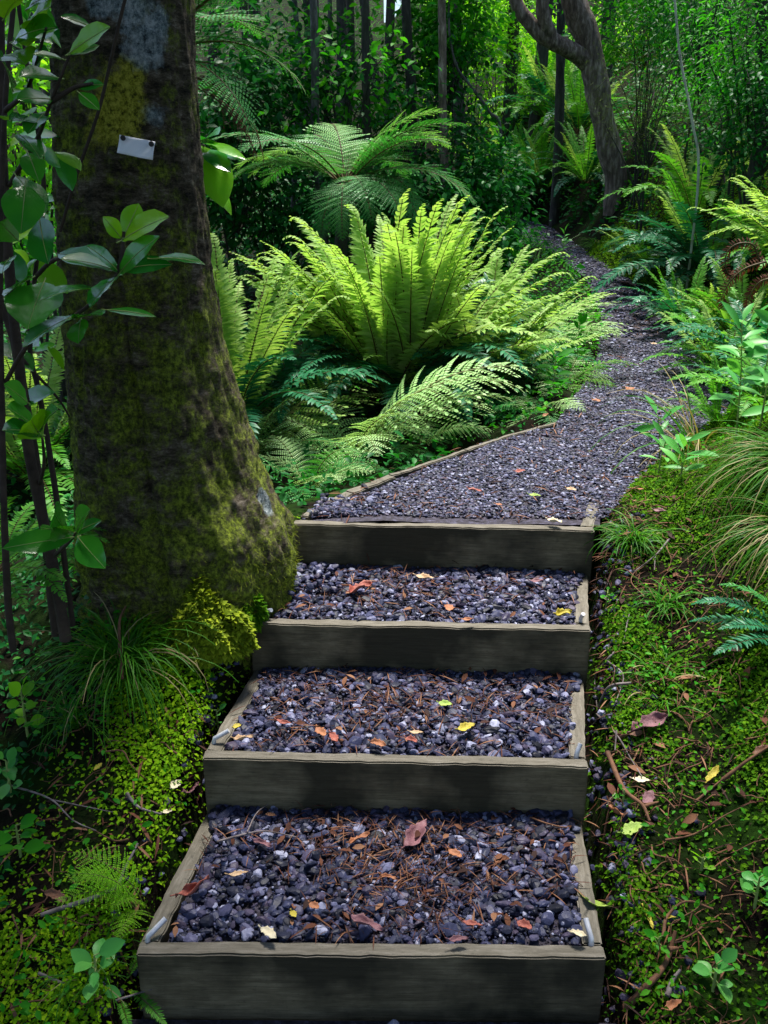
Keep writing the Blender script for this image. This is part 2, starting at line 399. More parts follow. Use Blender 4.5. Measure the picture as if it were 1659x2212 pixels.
def trunk_mat():
    m, nt, N, L = newmat('mossy_trunk')
    tc = N.new('ShaderNodeTexCoord'); V = tc.outputs['Object']
    mp = N.new('ShaderNodeMapping'); mp.inputs['Scale'].default_value = (1, 1, 2.6); L.new(V, mp.inputs[0])
    n1 = noisen(N, L, mp.outputs[0], 13, 10, .82)
    base = ramp(N, [(.38, (.007, .005, .003)), (.47, (.065, .050, .030)), (.55, (.17, .135, .090)), (.66, (.46, .39, .31))]); L.new(n1.outputs[0], base.inputs[0])
    sep = N.new('ShaderNodeSeparateXYZ'); L.new(V, sep.inputs[0])
    # general moss
    n2 = noisen(N, L, V, 6.5, 10, .78)
    hz = N.new('ShaderNodeMapRange'); hz.inputs[1].default_value = 1.9; hz.inputs[2].default_value = .5; hz.inputs[3].default_value = -.08; hz.inputs[4].default_value = .02
    L.new(sep.outputs[2], hz.inputs[0])
    mm = mathn(N, L, 'ADD', n2.outputs[0], hz.outputs[0]); mk = ramp(N, [(.44, (0, 0, 0)), (.56, (1, 1, 1))]); L.new(mm, mk.inputs[0])
    n3 = noisen(N, L, V, 60, 6, .8); mc = ramp(N, [(.36, (.014, .026, .002)), (.48, (.15, .21, .010)), (.60, (.46, .58, .04))]); L.new(n3.outputs[0], mc.inputs[0])
    col = mixc(N, L, mathn(N, L, 'MULTIPLY', mk.outputs[0], .88), base.outputs[0], mc.outputs[0])
    def blob(p, r, colr, col, power=.95):
        d = N.new('ShaderNodeVectorMath'); d.operation = 'DISTANCE'; L.new(V, d.inputs[0]); d.inputs[1].default_value = [float(c) for c in p]
        nn = noisen(N, L, V, 14, 6, .7)
        t = mathn(N, L, 'MULTIPLY_ADD', nn.outputs[0], -power*2*r/.35*.35, mathn(N, L, 'ADD', d.outputs[1], power*r))
        mr = N.new('ShaderNodeMapRange'); mr.inputs[1].default_value = r; mr.inputs[2].default_value = r*.66; L.new(t, mr.inputs[0])
        return mixc(N, L, mathn(N, L, 'MULTIPLY', mr.outputs[0], .92), col, colr)
    n4 = noisen(N, L, V, 30, 9, .85)
    lich = ramp(N, [(.40, (.05, .07, .08)), (.48, (.28, .37, .40)), (.58, (.80, .86, .88))]); L.new(n4.outputs[0], lich.inputs[0])
    ym = ramp(N, [(.40, (.09, .10, .006)), (.48, (.46, .46, .03)), (.58, (.80, .76, .10))]); L.new(n3.outputs[0], ym.inputs[0])
    Yf = 2.98-.215
    for (px, py, r) in ((265, 215, .09), (245, 262, .085), (285, 160, .06)): col = blob(at(px, py, Yf)-TO, r, ym.outputs[0], col)
    for (px, py, r) in ((325, 85, .095), (345, 40, .08), (290, 55, .055), (350, 130, .04), (338, 240, .062), (395, 330, .04), (300, 5, .09), (200, 5, .05)): col = blob(at(px, py, Yf)-TO, r, lich.outputs[0], col)
    for (px, py, r) in ((585, 1095, .035), (560, 1075, .03)): col = blob(at(px, py, 2.9)-TO, r, lich.outputs[0], col)
    col = blob(at(258, 1140, Yf)-TO, .085, (.028, .026, .034), col, .2)
    pr = N.new('ShaderNodeBsdfPrincipled'); L.new(col, pr.inputs['Base Color']); pr.inputs['Roughness'].default_value = .85
    pr.inputs['Specular IOR Level'].default_value = .25
    hsum = mathn(N, L, 'ADD', n1.outputs[0], mathn(N, L, 'MULTIPLY', n3.outputs[0], .5))
    b = N.new('ShaderNodeBump'); b.inputs['Strength'].default_value = 1; b.inputs['Distance'].default_value = .045
    L.new(hsum, b.inputs['Height']); L.new(b.outputs[0], pr.inputs['Normal'])
    o = N.new('ShaderNodeOutputMaterial'); L.new(pr.outputs[0], o.inputs[0])
    return m
TO = np.array([TREE_X, TREE_Y, -.15])
M['trunk'] = trunk_mat()

# ------------------------------------------------------------------ world, sun, camera
w = bpy.data.worlds.new('World'); scene.world = w; w.use_nodes = True
nt = w.node_tree; bg = nt.nodes['Background']
sky = nt.nodes.new('ShaderNodeTexSky'); sky.sky_type = 'NISHITA'; sky.sun_disc = False
SUN_EL, SUN_AZ = 70, 12
sky.sun_elevation = R_(SUN_EL); sky.sun_rotation = R_(SUN_AZ); sky.air_density = 1.0; sky.dust_density = 2.0
nt.links.new(sky.outputs[0], bg.inputs[0]); bg.inputs[1].default_value = .10
sl = bpy.data.lights.new('sun', 'SUN'); sl.energy = 5.0; sl.angle = R_(14); sl.color = (1, .96, .88)
so = bpy.data.objects.new('sun', sl); COL.objects.link(so)
sd = Vector((math.sin(R_(SUN_AZ))*math.cos(R_(SUN_EL)), math.cos(R_(SUN_AZ))*math.cos(R_(SUN_EL)), math.sin(R_(SUN_EL))))
so.rotation_euler = sd.to_track_quat('Z', 'Y').to_euler(); so.location = (0, 0, 20)
cam = bpy.data.cameras.new('camera'); cam.sensor_width = 36; cam.lens = F/2212*36; cam.clip_end = 500; cam.clip_start = .02
co = bpy.data.objects.new('camera', cam); COL.objects.link(co); co.location = (0, 0, CAMZ); co.rotation_euler = (R_(90)-PITCH, 0, 0)
scene.camera = co
vs = scene.view_settings; vs.view_transform = 'Standard'; vs.look = 'None'; vs.exposure = 1.08; vs.gamma = 1
cy = scene.cycles
cy.max_bounces = 6; cy.diffuse_bounces = 2; cy.glossy_bounces = 2; cy.transmission_bounces = 5; cy.transparent_max_bounces = 4
cy.use_denoising = True; cy.caustics_reflective = False; cy.caustics_refractive = False

# ------------------------------------------------------------------ ground
def ground():
    xs = np.unique(np.concatenate([np.linspace(-40, -6, 24), np.linspace(-6, -2, 22), np.linspace(-2, 3.4, 136), np.linspace(3.4, 8, 28), np.linspace(8, 40, 22)]))
    ys = np.unique(np.concatenate([np.linspace(-6, .8, 12), np.linspace(.8, 6, 120), np.linspace(6, 16, 80), np.linspace(16, 60, 40)]))
    X, Y = np.meshgrid(xs, ys); Z = hgt(X, Y)
    nx, ny = len(xs), len(ys)
    i = np.arange(nx*ny).reshape(ny, nx)
    f = np.stack([i[:-1, :-1], i[:-1, 1:], i[1:, 1:], i[1:, :-1]], -1).reshape(-1, 4)
    mb = MB(); mb.add(np.stack([X, Y, Z], -1).reshape(-1, 3), f)
    o = link('ground', mb.mesh('ground', M['soil'])); o['kind'] = 'structure'; o['label'] = 'dark mossy earth banks on both sides of the steps'
ground()

def path():
    ys = np.concatenate([np.linspace(3.2, 8, 90), np.linspace(8.1, 19, 70)]); n = 22
    V = []
    for y in ys:
        a, b = xL(y)+.01, xR(y)+.02
        for j in range(n):
            x = a+(b-a)*j/(n-1)
            V.append((x, y, float(zb(np.float64(y)))-.012+.010*math.sin(PI*j/(n-1))+.006*float(wob(x*5, y*5))))
    i = np.arange(len(V)).reshape(-1, n)
    f = np.stack([i[:-1, :-1], i[:-1, 1:], i[1:, 1:], i[1:, :-1]], -1).reshape(-1, 4)
    mb = MB(); mb.add(V, f)
    o = link('path', mb.mesh('path', M['gravel_bed'])); o['kind'] = 'structure'; o['label'] = 'grey gravel walking path curving right then left into the bush'
path()

# ------------------------------------------------------------------ gravel
def ico(sub):
    bm = bmesh.new(); bmesh.ops.create_icosphere(bm, subdivisions=sub, radius=.5)
    v = np.array([x.co[:] for x in bm.verts]); f = np.array([[y.index for y in x.verts] for x in bm.faces]); bm.free()
    return v, f
def stones(sub, k, amp=.16):
    v, f = ico(sub); out = []
    for s in range(k):
        d = np.array([mnoise.noise(Vector((*(p*2.3+s*7.1),))) for p in v])
        d2 = np.array([mnoise.noise(Vector((*(p*5+s*3.3),))) for p in v])
        r_ = np.random.default_rng(900+s+sub*50); q = v*(1+amp*1.2*d+amp*.5*d2)[:, None]
        for c in range(9):
            nn = r_.normal(0, 1, 3); nn /= np.linalg.norm(nn); h = r_.uniform(.27, .44)
            over = np.maximum(0, q@nn-h); q = q-over[:, None]*nn*.92
        out.append((q*1.15, f))
    return out
ST2 = stones(2, 8, .21); ST1 = stones(1, 5, .22)

def rand_rot(k, tilt):
    az = rng.uniform(0, 2*PI, k); a = rng.normal(0, tilt, k); b = rng.normal(0, tilt, k)
    d = np.stack([np.cos(az), np.sin(az), a], 1)
    n = np.stack([b, rng.normal(0, tilt, k), np.ones(k)], 1)
    return frames(d, n)

def tread_xy(s, k, v):
    """point on tread k: s across 0..1, v front 0..1 back"""
    a0, b0 = STEP_L[k], STEP_R[k]
    if k < 3: a1, b1 = STEP_L[k+1], STEP_R[k+1]
    else: a1, b1 = np.array([-.25, 3.45, 0]), np.array([.86, 3.45, 0])
    p0 = a0[:2]+(b0[:2]-a0[:2])*s; p1 = a1[:2]+(b1[:2]-a1[:2])*s
    return p0+(p1-p0)*v

mbg = MB()
for k in range(3):
    # bed
    ns, nv = 30, 14; V = []
    for j in range(nv+1):
        for i in range(ns+1):
            s = .045+.91*i/ns; v = .10+.92*j/nv
            p = tread_xy(s, k, v); V.append((p[0], p[1], STEP_Z[k]-.028+.02*v+.004*float(wob(p[0]*6, p[1]*6))))
    i = np.arange(len(V)).reshape(nv+1, ns+1)
    mbg.add(V, np.stack([i[:-1, :-1], i[:-1, 1:], i[1:, 1:], i[1:, :-1]], -1).reshape(-1, 4), 1)
    n = [3000, 3000, 3200][k]
    s = rng.uniform(.05, .955, n); v = np.where(rng.random(n) < .12, rng.uniform(.9, 1.0, n), rng.uniform(.11, 1.0, n))
    s = np.where((v > .82), np.clip((s-.5)*1.04+.5, .02, .98), s)
    P = np.array([tread_xy(a, k, b) for a, b in zip(s, v)])
    sz = np.clip(rng.lognormal(math.log([.0165, .0165, .0155][k]), .36, n), .008, .040)
    z = STEP_Z[k]-.020+.022*v+rng.uniform(-.004, .008, n)+.004*wob(P[:, 0]*6, P[:, 1]*6)+sz*.1
    T = np.stack([P[:, 0], P[:, 1], z], 1)
    S = sz[:, None]*np.stack([rng.uniform(.8, 1.1, n), rng.uniform(1, 1.6, n), rng.uniform(.4, .75, n)], 1)
    Rm = rand_rot(n, .34); idx = rng.integers(0, len(ST2), n)
    for q in range(len(ST2)):
        w_ = idx == q; mbg.scatter(*ST2[q], Rm[w_], S[w_], T[w_])
    nf = 2600      # fines and grit between the pebbles
    s = rng.uniform(.05, .955, nf); v = rng.uniform(.11, 1.0, nf); P = np.array([tread_xy(a, k, b) for a, b in zip(s, v)])
    T = np.stack([P[:, 0], P[:, 1], STEP_Z[k]-.016+.022*v+rng.uniform(-.004, .006, nf)], 1)
    mbg.scatter(*ST1[k], rand_rot(nf, .5), rng.uniform(.004, .008, nf), T)
# pebbles below the lowest step
n = 700
x = rng.uniform(-.6, .6, n); y = rng.uniform(1.15, STEP_L[0][1]-.05, n)
T = np.stack([x, y, np.full(n, -.69)+rng.uniform(-.01, .02, n)], 1); sz = rng.uniform(.014, .032, n)
mbg.scatter(*ST2[0], rand_rot(n, .3), sz[:, None]*np.array([1, 1.3, .7]), T)
mbg.add([(-.62, .8, -.70), (.56, .8, -.70), (.56, STEP_R[0][1]-.01, -.70), (-.62, STEP_L[0][1]-.01, -.70)], [(0, 1, 2, 3)], 1)
# pebbles spilled beside the steps
n = 420
side = rng.random(n) < .72; y = rng.uniform(1.6, 3.3, n)
u = np.abs(rng.normal(0, .07, n))+.012
x = np.where(side, xR(y)+u*1.1, xL(y)-u*.8)
T = np.stack([x, y, hgt(x, y)+rng.uniform(-.004, .008, n)], 1); sz = rng.uniform(.012, .030, n)
mbg.scatter(*ST2[1], rand_rot(n, .4), sz[:, None]*np.array([1, 1.25, .7]), T)
# heap at the left end of the third tread and beside the top step
n = 260
x = STEP_L[2][0]+.03+np.abs(rng.normal(0, .10, n)); y = STEP_L[3][1]-.05-np.abs(rng.normal(0, .10, n))
T = np.stack([x, y, STEP_Z[2]+.018+rng.uniform(0, .015, n)], 1); sz = rng.uniform(.014, .028, n)
mbg.scatter(*ST2[2], rand_rot(n, .4), sz[:, None]*np.array([1, 1.25, .7]), T)
n = 200
x = -.26+np.abs(rng.normal(0, .13, n)); y = 3.27+np.abs(rng.normal(0, .10, n))
T = np.stack([x, y, .0+rng.uniform(0, .012, n)], 1); sz = rng.uniform(.014, .026, n)
mbg.scatter(*ST2[3], rand_rot(n, .4), sz[:, None]*np.array([1, 1.25, .7]), T)
# path
def path_stones(n, y0, y1, s0, s1, tmpl):
    y = rng.uniform(y0, y1, n); s = np.clip(rng.uniform(-.01, 1.03, n), 0, 1.03); x = xL(y)+.02+(xR(y)-xL(y))*s
    sz = rng.uniform(s0, s1, n)
    T = np.stack([x, y, zb(y)-.006+.010*np.sin(PI*np.clip(s, 0, 1))+.006*wob(x*5, y*5)+rng.uniform(-.003, .004, n)], 1)
    S = sz[:, None]*np.stack([rng.uniform(.8, 1.1, n), rng.uniform(1, 1.7, n), rng.uniform(.22, .45, n)], 1)
    Rm = rand_rot(n, .2); idx = rng.integers(0, len(tmpl), n)
    for q in range(len(tmpl)):
        w_ = idx == q; mbg.scatter(*tmpl[q], Rm[w_], S[w_], T[w_])
path_stones(13000, 3.26, 4.4, .007, .018, ST1)
path_stones(14000, 4.4, 6.8, .008, .021, ST1)
path_stones(6500, 6.8, 15, .018, .036, ST1)
g = link('gravel', mbg.mesh('gravel', [M['stone'], M['gravel_bed']], False)); g['kind'] = 'stuff'; g['label'] = 'loose blue-grey pebbles filling the steps and covering the path'; g['category'] = 'gravel'

# ------------------------------------------------------------------ timber steps
def board_mesh(name, L_, T_, H_, mat=None, seg=44):
    """board along local x, thickness along +y, top at z=0"""
    bm = bmesh.new()
    bmesh.ops.create_cube(bm, size=1)
    bmesh.ops.scale(bm, verts=bm.verts, vec=(L_, T_, H_)); bmesh.ops.translate(bm, verts=bm.verts, vec=(L_/2, T_/2, -H_/2))
    bmesh.ops.bevel(bm, geom=bm.edges[:], offset=.004, segments=2, affect='EDGES')
    for i in range(1, seg):
        x = L_*i/seg
        bmesh.ops.bisect_plane(bm, geom=bm.verts[:]+bm.edges[:]+bm.faces[:], plane_co=(x, 0, 0), plane_no=(1, 0, 0))
    sd_ = random.random()*50
    for v in bm.verts:
        v.co.y += .003*mnoise.noise(Vector((v.co.x*6, v.co.z*3, sd_)))
        v.co.z += .004*mnoise.noise(Vector((v.co.x*7, sd_, v.co.y*4)))+.0035*mnoise.noise(Vector((v.co.x*26, sd_+9, v.co.y*30)))
        v.co.y += .0025*mnoise.noise(Vector((v.co.x*24, v.co.z*9, sd_+4)))
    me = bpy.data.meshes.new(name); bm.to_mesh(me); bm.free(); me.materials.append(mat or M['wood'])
    return me
def put_board(name, a, b, th, H_, parent=None, z=None):
    """outer edge from a to b (plan), body lies to the left of a->b"""
    a = np.array(a, float); b = np.array(b, float); d = b-a; L_ = float(np.linalg.norm(d))
    me = board_mesh(name, L_, th, H_)
    o = link(name, me, parent)
    ex = d/L_; ey = np.array([-ex[1], ex[0], 0]); ey /= np.linalg.norm(ey); ez = np.cross(ex, ey)
    o.matrix_local = Matrix(((ex[0], ey[0], ez[0], a[0]), (ex[1], ey[1], ez[1], a[1]), (ex[2], ey[2], ez[2], a[2]), (0, 0, 0, 1)))
    return o
STEP_LBL = ['lowest and widest dark timber step at the bottom of the photo, leaves on its gravel',
            'second timber step from the bottom, a pink curled leaf at its left pin',
            'third timber step from the bottom, yellow leaf by its right pin, pale-stained board',
            'top timber step, edge of the gravel landing beside the mossy tree root']
PINS = [((320, 2047), (358, 1984), (1276, 2052), (1265, 1984)), ((463, 1616), (494, 1578), (1244, 1647), (1254, 1606)),
        ((563, 1339), (586, 1318), (1253, 1354), (1260, 1326)), ((672, 1122), (668, 1103), None, None)]
for k in range(4):
    a, b = STEP_L[k], STEP_R[k]; c = (a+b)/2
    root = thing('timber_step', STEP_LBL[k], 'step', c, 'timber box steps of the stairway')
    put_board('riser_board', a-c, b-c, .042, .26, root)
    if k < 3:
        a2, b2 = STEP_L[k+1].copy(), STEP_R[k+1].copy(); a2[2] = b2[2] = STEP_Z[k]
        ux = (b-a)/np.linalg.norm(b-a); uy = np.array([-ux[1], ux[0], 0])
        # left side board: outer edge on the left, body to the right => run from back to front
        sa = a+uy*.044; sb = a2+ux*.01+uy*.03
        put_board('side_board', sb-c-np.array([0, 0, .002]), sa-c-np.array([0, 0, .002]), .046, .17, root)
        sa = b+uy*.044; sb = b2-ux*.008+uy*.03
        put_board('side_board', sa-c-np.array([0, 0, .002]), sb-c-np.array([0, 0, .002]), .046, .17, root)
    else:
        ux = (b-a)/np.linalg.norm(b-a); uy = np.array([-ux[1], ux[0], 0])
        sb = np.array([xR(3.42)-.02, 3.42, 0])
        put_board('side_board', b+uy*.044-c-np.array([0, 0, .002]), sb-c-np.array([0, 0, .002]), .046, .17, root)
    P = PINS[k]
    for q in (0, 2):
        if P[q] is None: continue
        p0 = on_plane(*P[q], STEP_Z[k]-.02); p1 = on_plane(*P[q+1], STEP_Z[k]+.035)
        mb = MB(); tube(mb, [p0-c-np.array([0, 0, .05]), p0-c+np.array([0, 0, .020]), p0-c+np.array([0, 0, .029])+(p1-p0)*.07, p0*.5+p1*.5-c+np.array([0, 0, .015]), p1-c], .0068, 10)
        link('steel_pin', mb.mesh('steel_pin', M['pin']), root)

# edging boards on the left of the landing
ed = thing('timber_edging', 'weathered timber edging boards along the left side of the gravel landing', 'edging', (0, 3.6, 0))
ec = np.array([0, 3.6, 0.0])
pts_e = [on_plane(648, 1113, .0), on_plane(745, 1062, .005), on_plane(838, 1025, .012), on_plane(1000, 971, .012), on_plane(1100, 938, .008), on_plane(1195, 912, 0)]
for i in range(len(pts_e)-1):
    a, b = pts_e[i+1]-ec, pts_e[i]-ec
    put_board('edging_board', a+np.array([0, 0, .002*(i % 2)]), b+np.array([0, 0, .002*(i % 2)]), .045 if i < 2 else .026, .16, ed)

# ------------------------------------------------------------------ the big mossy tree
def big_tree():
    root = thing('mossy_tree', 'massive moss-covered tree trunk with flared roots standing left of the steps', 'tree', TO)
    rows = [(-900, 135, 372), (-600, 128, 385), (-200, 120, 402), (0, 118, 415), (200, 119, 426), (400, 124, 440), (600, 138, 458), (750, 147, 480),
            (900, 158, 522), (1000, 165, 552), (1080, 170, 590), (1130, 172, 620), (1200, 182, 634), (1270, 192, 634), (1340, 196, 620), (1420, 190, 610), (1500, 185, 600)]
    zc = []; 
    for (py, l, r) in rows:
        a = at(l, py, TREE_Y); b = at(r, py, TREE_Y); zc.append((a[2], (a[0]+b[0])/2, (b[0]-a[0])/2))
    zc.sort()
    zc += [(4.2, zc[-1][1]+.02, .30), (7.5, zc[-1][1]+.1, .22)]
    zc = np.array(zc)
    zz = np.concatenate([np.linspace(zc[0, 0], 2.4, 260), np.linspace(2.45, 7.5, 40)])
    cx = np.interp(zz, zc[:, 0], zc[:, 1]); rr = np.interp(zz, zc[:, 0], zc[:, 2])
    ns = 190; th = np.arange(ns)/ns*2*PI
    V = []
    for z, c, r in zip(zz, cx, rr):
        flare = max(0, min(1, (.45-z)/.6))
        for t in th:
            d = Vector((math.cos(t)*1.6, math.sin(t)*1.6, z*.8))
            rad = r*(1+.05*mnoise.noise(d*1.4)+.042*mnoise.noise(Vector((d.x*5, d.y*5, z*9)))+.032*mnoise.noise(Vector((d.x*11, d.y*11, z*20)))+.018*mnoise.noise(Vector((d.x*22, d.y*22, z*50))))
            rad *= 1+.16*flare*math.sin(t*5+1.1)*(.6+.4*math.sin(t*2))*(0 if abs(math.sin(t)) < .25 else 1)*abs(math.sin(t))
            # crack down the front
            dt = abs((t-(1.5*PI+.06*math.sin(z*3))+PI) % (2*PI)-PI)
            rad *= 1-.07*math.exp(-(dt/.035)**2)*(1 if z < 1.0 else .3)
            yscale = 1.0 if r < .36 else .36/r+.25*(1-.36/r)
            V.append((c+rad*math.cos(t), TREE_Y+rad*math.sin(t)*yscale, z))
    V = np.array(V); i = np.arange(len(V)).reshape(len(zz), ns); j = np.roll(i, -1, 1)
    f = np.stack([i[:-1], j[:-1], j[1:], i[1:]], -1).reshape(-1, 4)
    mb = MB(); mb.add(V-TO, f)
    tr = link('trunk', mb.mesh('trunk', M['trunk']), root)
    # moss tufts on the bark
    G = V.reshape(len(zz), ns, 3)
    cen = np.stack([cx, np.full_like(cx, TREE_Y), zz], 1)
    mm = MB(); lt = leaf_t(1, .32, .3, .2)
    n = 60000
    # density in z (lower third heaviest)
    zi = rng.integers(0, 258, n); tj = rng.integers(0, ns, n)
    P = G[zi, tj]+rng.normal(0, .003, (n, 3)); N_ = P-cen[zi]; N_[:, 2] = 0; N_ /= np.linalg.norm(N_, axis=1, keepdims=True)
    nz = np.array([mnoise.noise(Vector(p*4.2))+.6*mnoise.noise(Vector(p*11)) for p in P])
    pr = np.where(P[:, 2] < .05, .25, np.where(P[:, 2] < .9, 0.0, -.22))+nz
    rightbase = (P[:, 0] > -.62) & (P[:, 2] < .10)
    keep = (pr > .22) | (rightbase & (nz > -.35))
    keep &= ~((np.abs(P[:, 0]-at(258, 1140, 2.7)[0]) < .10) & (np.abs(P[:, 2]-at(258, 1140, 2.7)[2]) < .11))
    P, N_, rb = P[keep], N_[keep], rightbase[keep]
    k = len(P)
    d = N_*.7+rng.normal(0, .5, (k, 3))+np.array([0, 0, -.25])
    S = np.where(rb, rng.uniform(.012, .026, k), rng.uniform(.005, .011, k))
    mm.scatter(*lt, frames(d, N_*.5+np.array([0, 0, 1.0])+rng.normal(0, .3, (k, 3))), S, P-TO)
    ms = link('moss', mm.mesh('trunk_moss', M['moss_trunk']), root, label='yellow-green leafy moss over bark and root')
    # crown, high above
    mc = MB(); lt = leaf_t(2, .28, .25, .2)
    K = 270
    C_ = np.stack([rng.uniform(-4.2, 3.2, K), rng.uniform(-.6, 3.9, K), rng.uniform(4.3, 7.4, K)], 1)
    for c in C_:
        m_ = 34
        P = c+rng.normal(0, .34, (m_, 3))*np.array([1, 1, .5])
        d = rng.normal(0, 1, (m_, 3)); d[:, 2] = -.3+rng.normal(0, .3, m_)
        mc.scatter(*lt, frames(d, np.array([[0, 0, 1.0]])+rng.normal(0, .4, (m_, 3))), rng.uniform(.16, .28, m_), P-TO)
    for c in C_[::14]:
        b0 = np.array([cx[-1], TREE_Y, rng.uniform(4.0, 7.0)])
        tube(mc, curve_pts([b0, (b0+c)/2+np.array([0, 0, .3]), c], 8)-TO, np.linspace(.09, .02, 8), 6, 1)
    link('crown', mc.mesh('big_crown', [M['leaf_dark'], M['bark_dark']]), root)
big_tree()

# paper tag on the trunk
def paper_tag():
    c = [at(px, py, 2.665) for px, py in ((258, 291), (335, 306), (331, 346), (254, 330))]
    o0 = sum(c)/4
    root = thing('paper_tag', 'small white paper tag pinned crookedly on the mossy trunk', 'tag', o0)
    mb = MB(); n, m_ = 12, 8; V = []
    for j in range(m_+1):
        for i in range(n+1):
            s, t = i/n, j/m_
            p = (c[0]*(1-s)+c[1]*s)*(1-t)+(c[3]*(1-s)+c[2]*s)*t
            p = p-o0+np.array([0, -.010*math.sin(PI*s)*t-.006*t+.003*math.sin(s*9+t*4), 0])
            V.append(p)
    i = np.arange(len(V)).reshape(m_+1, n+1)
    f = np.stack([i[1:, :-1], i[1:, 1:], i[:-1, 1:], i[:-1, :-1]], -1).reshape(-1, 4)
    mb.add(V, f); sh = link('sheet', mb.mesh('sheet', M['paper']), root)
    md = sh.modifiers.new('s', 'SOLIDIFY'); md.thickness = .0008
    for (px, py) in ((267, 298), (328, 311)):
        p = at(px, py, 2.655)-o0
        mb = MB(); tube(mb, [p+np.array([0, .05, 0]), p, p+np.array([0, -.006, 0])], [.0025, .003, .003], 8); tube(mb, [p+np.array([0, -.006, 0]), p+np.array([0, -.010, 0.0])], [.0075, .006], 10)
        link('pin', mb.mesh('pin', M['blackpin']), root)
paper_tag()

# ------------------------------------------------------------------ ferns
def rachis(L_, a0, arch, n=60, pw=1.6, curl=0.0):
    ts = np.linspace(0, 1, n); ang = a0+arch*ts**pw+curl*np.clip((ts-.88)/.12, 0, 1)**2
    T = np.stack([np.sin(ang), np.zeros(n), np.cos(ang)], 1)
    P = np.concatenate([[[0, 0, 0]], np.cumsum((T[:-1]+T[1:])/2*(L_/(n-1)), 0)])
    Nn = np.stack([-np.cos(ang), np.zeros(n), np.sin(ang)], 1)
    return ts, P, T, Nn

def frond_simple(a0, arch, mat, n=44, plen=.105, start=.10, droop=.3, curl=0.0, wob_=.12, wfac=.12, stalk='stalk', r=None):
    """pinnate frond of unit length (crown fern)"""
    mb = MB(); ts, P, T, Nn = rachis(1, a0, arch, curl=curl)
    tube(mb, P[::5], np.linspace(.0055, .0015, len(P[::5])), 4, 1, cap=False)
    t = np.linspace(start, .992, n)
    ii = t*(len(ts)-1); i0 = np.clip(ii.astype(int), 0, len(ts)-2); fr = (ii-i0)[:, None]
    p = P[i0]*(1-fr)+P[i0+1]*fr; tt = T[i0]*(1-fr)+T[i0+1]*fr; nn = Nn[i0]*(1-fr)+Nn[i0+1]*fr
    u = (t-start)/(1-start)
    prof = np.clip(np.minimum((u*3.2+.16), 1)**.8*np.minimum(1, ((1-u)*2.6+.06))**.75, .05, 1)
    for sgn in (-1, 1):
        phi = R_(14)+R_(38)*u**2+rng.normal(0, .07, n)
        d = np.array([[0, sgn, 0]])*np.cos(phi)[:, None]+tt*np.sin(phi)[:, None]+nn*(.18+rng.normal(0, wob_, n))[:, None]
        Ln = plen*prof*rng.uniform(.88, 1.08, n)
        lt = leaf_t(4, wfac*1.0, droop, .25, .35)
        sp = 1.0/n
        S = np.stack([np.full(n, sp*.92/(wfac*2)), Ln, Ln], 1)
        S[:, 0] = sp*(.62+.38*prof)/(wfac*2)*1.02
        mb.scatter(*lt, frames(d, nn+rng.normal(0, .12, (n, 3))), S, p)
    return mb.mesh('frond', [M[mat], M[stalk]])

def frond_double(a0, arch, mat, n=24, plen=.26, start=.12, np_=15, droop=.25, stalk='stalk', pw=1.5, wf=.9):
    """bipinnate frond of unit length (tree fern)"""
    mb = MB(); ts, P, T, Nn = rachis(1, a0, arch, pw=pw)
    tube(mb, P[::5], np.linspace(.008, .002, len(P[::5])), 4, 1, cap=False)
    t = start+(1-start)*np.linspace(0, 1, n)**1.0*.995
    lt = leaf_t(2, .20, .12, .2, .3)
    D_, N2, S_, T_ = [], [], [], []
    for k, tk in enumerate(t):
        ii = tk*(len(ts)-1); i0 = min(int(ii), len(ts)-2); fr = ii-i0
        p = P[i0]*(1-fr)+P[i0+1]*fr; tt = T[i0]; nn = Nn[i0]
        u = (tk-start)/(1-start)
        Ln = plen*max(.03, min(1, u*2.6+.35)**.9*min(1, (1-u)*1.55+.01)**.85)*rng.uniform(.92, 1.06)
        for sgn in (-1, 1):
            phi = R_(12)+R_(40)*u**1.5+rng.normal(0, .05)
            d = np.array([0, sgn, 0])*math.cos(phi)+tt*math.sin(phi)+nn*(.10+rng.normal(0, .05))
            d /= np.linalg.norm(d)
            side = tt-d*np.dot(tt, d); side /= np.linalg.norm(side); up = np.cross(d, side); up *= np.sign(np.dot(up, nn))
            m_ = max(3, int(np_*(.35+.65*Ln/plen)))
            s = (np.arange(m_)+.6)/m_
            q = p+d*(s*Ln)[:, None]-up*(droop*Ln*s*s)[:, None]
            pl = (1/n)*wf*.62*np.clip(1.12-s**1.7, .12, 1)*(.6+.4*min(1, Ln/plen*1.4))
            for s2 in (-1, 1):
                dd = side*s2*.93+d*.42-up*.12
                D_.append(dd+rng.normal(0, .05, (m_, 3))); N2.append(np.repeat(up[None], m_, 0)); S_.append(np.stack([np.full(m_, Ln/m_*.92/.4), pl, pl], 1)); T_.append(q)
            D_.append(d[None]-up*droop*1.2); N2.append(up[None]); S_.append(np.array([[Ln/m_*2, Ln/m_*1.6, .01]])); T_.append(q[-1:])
            tube(mb, [p, p+d*Ln*.5-up*droop*Ln*.25, q[-1]], [.0022, .0014, .0006], 3, 1, cap=False)
    mb.scatter(*lt, frames(np.concatenate(D_), np.concatenate(N2)), np.concatenate(S_), np.concatenate(T_))
    return mb.mesh('frond', [M[mat], M[stalk]])

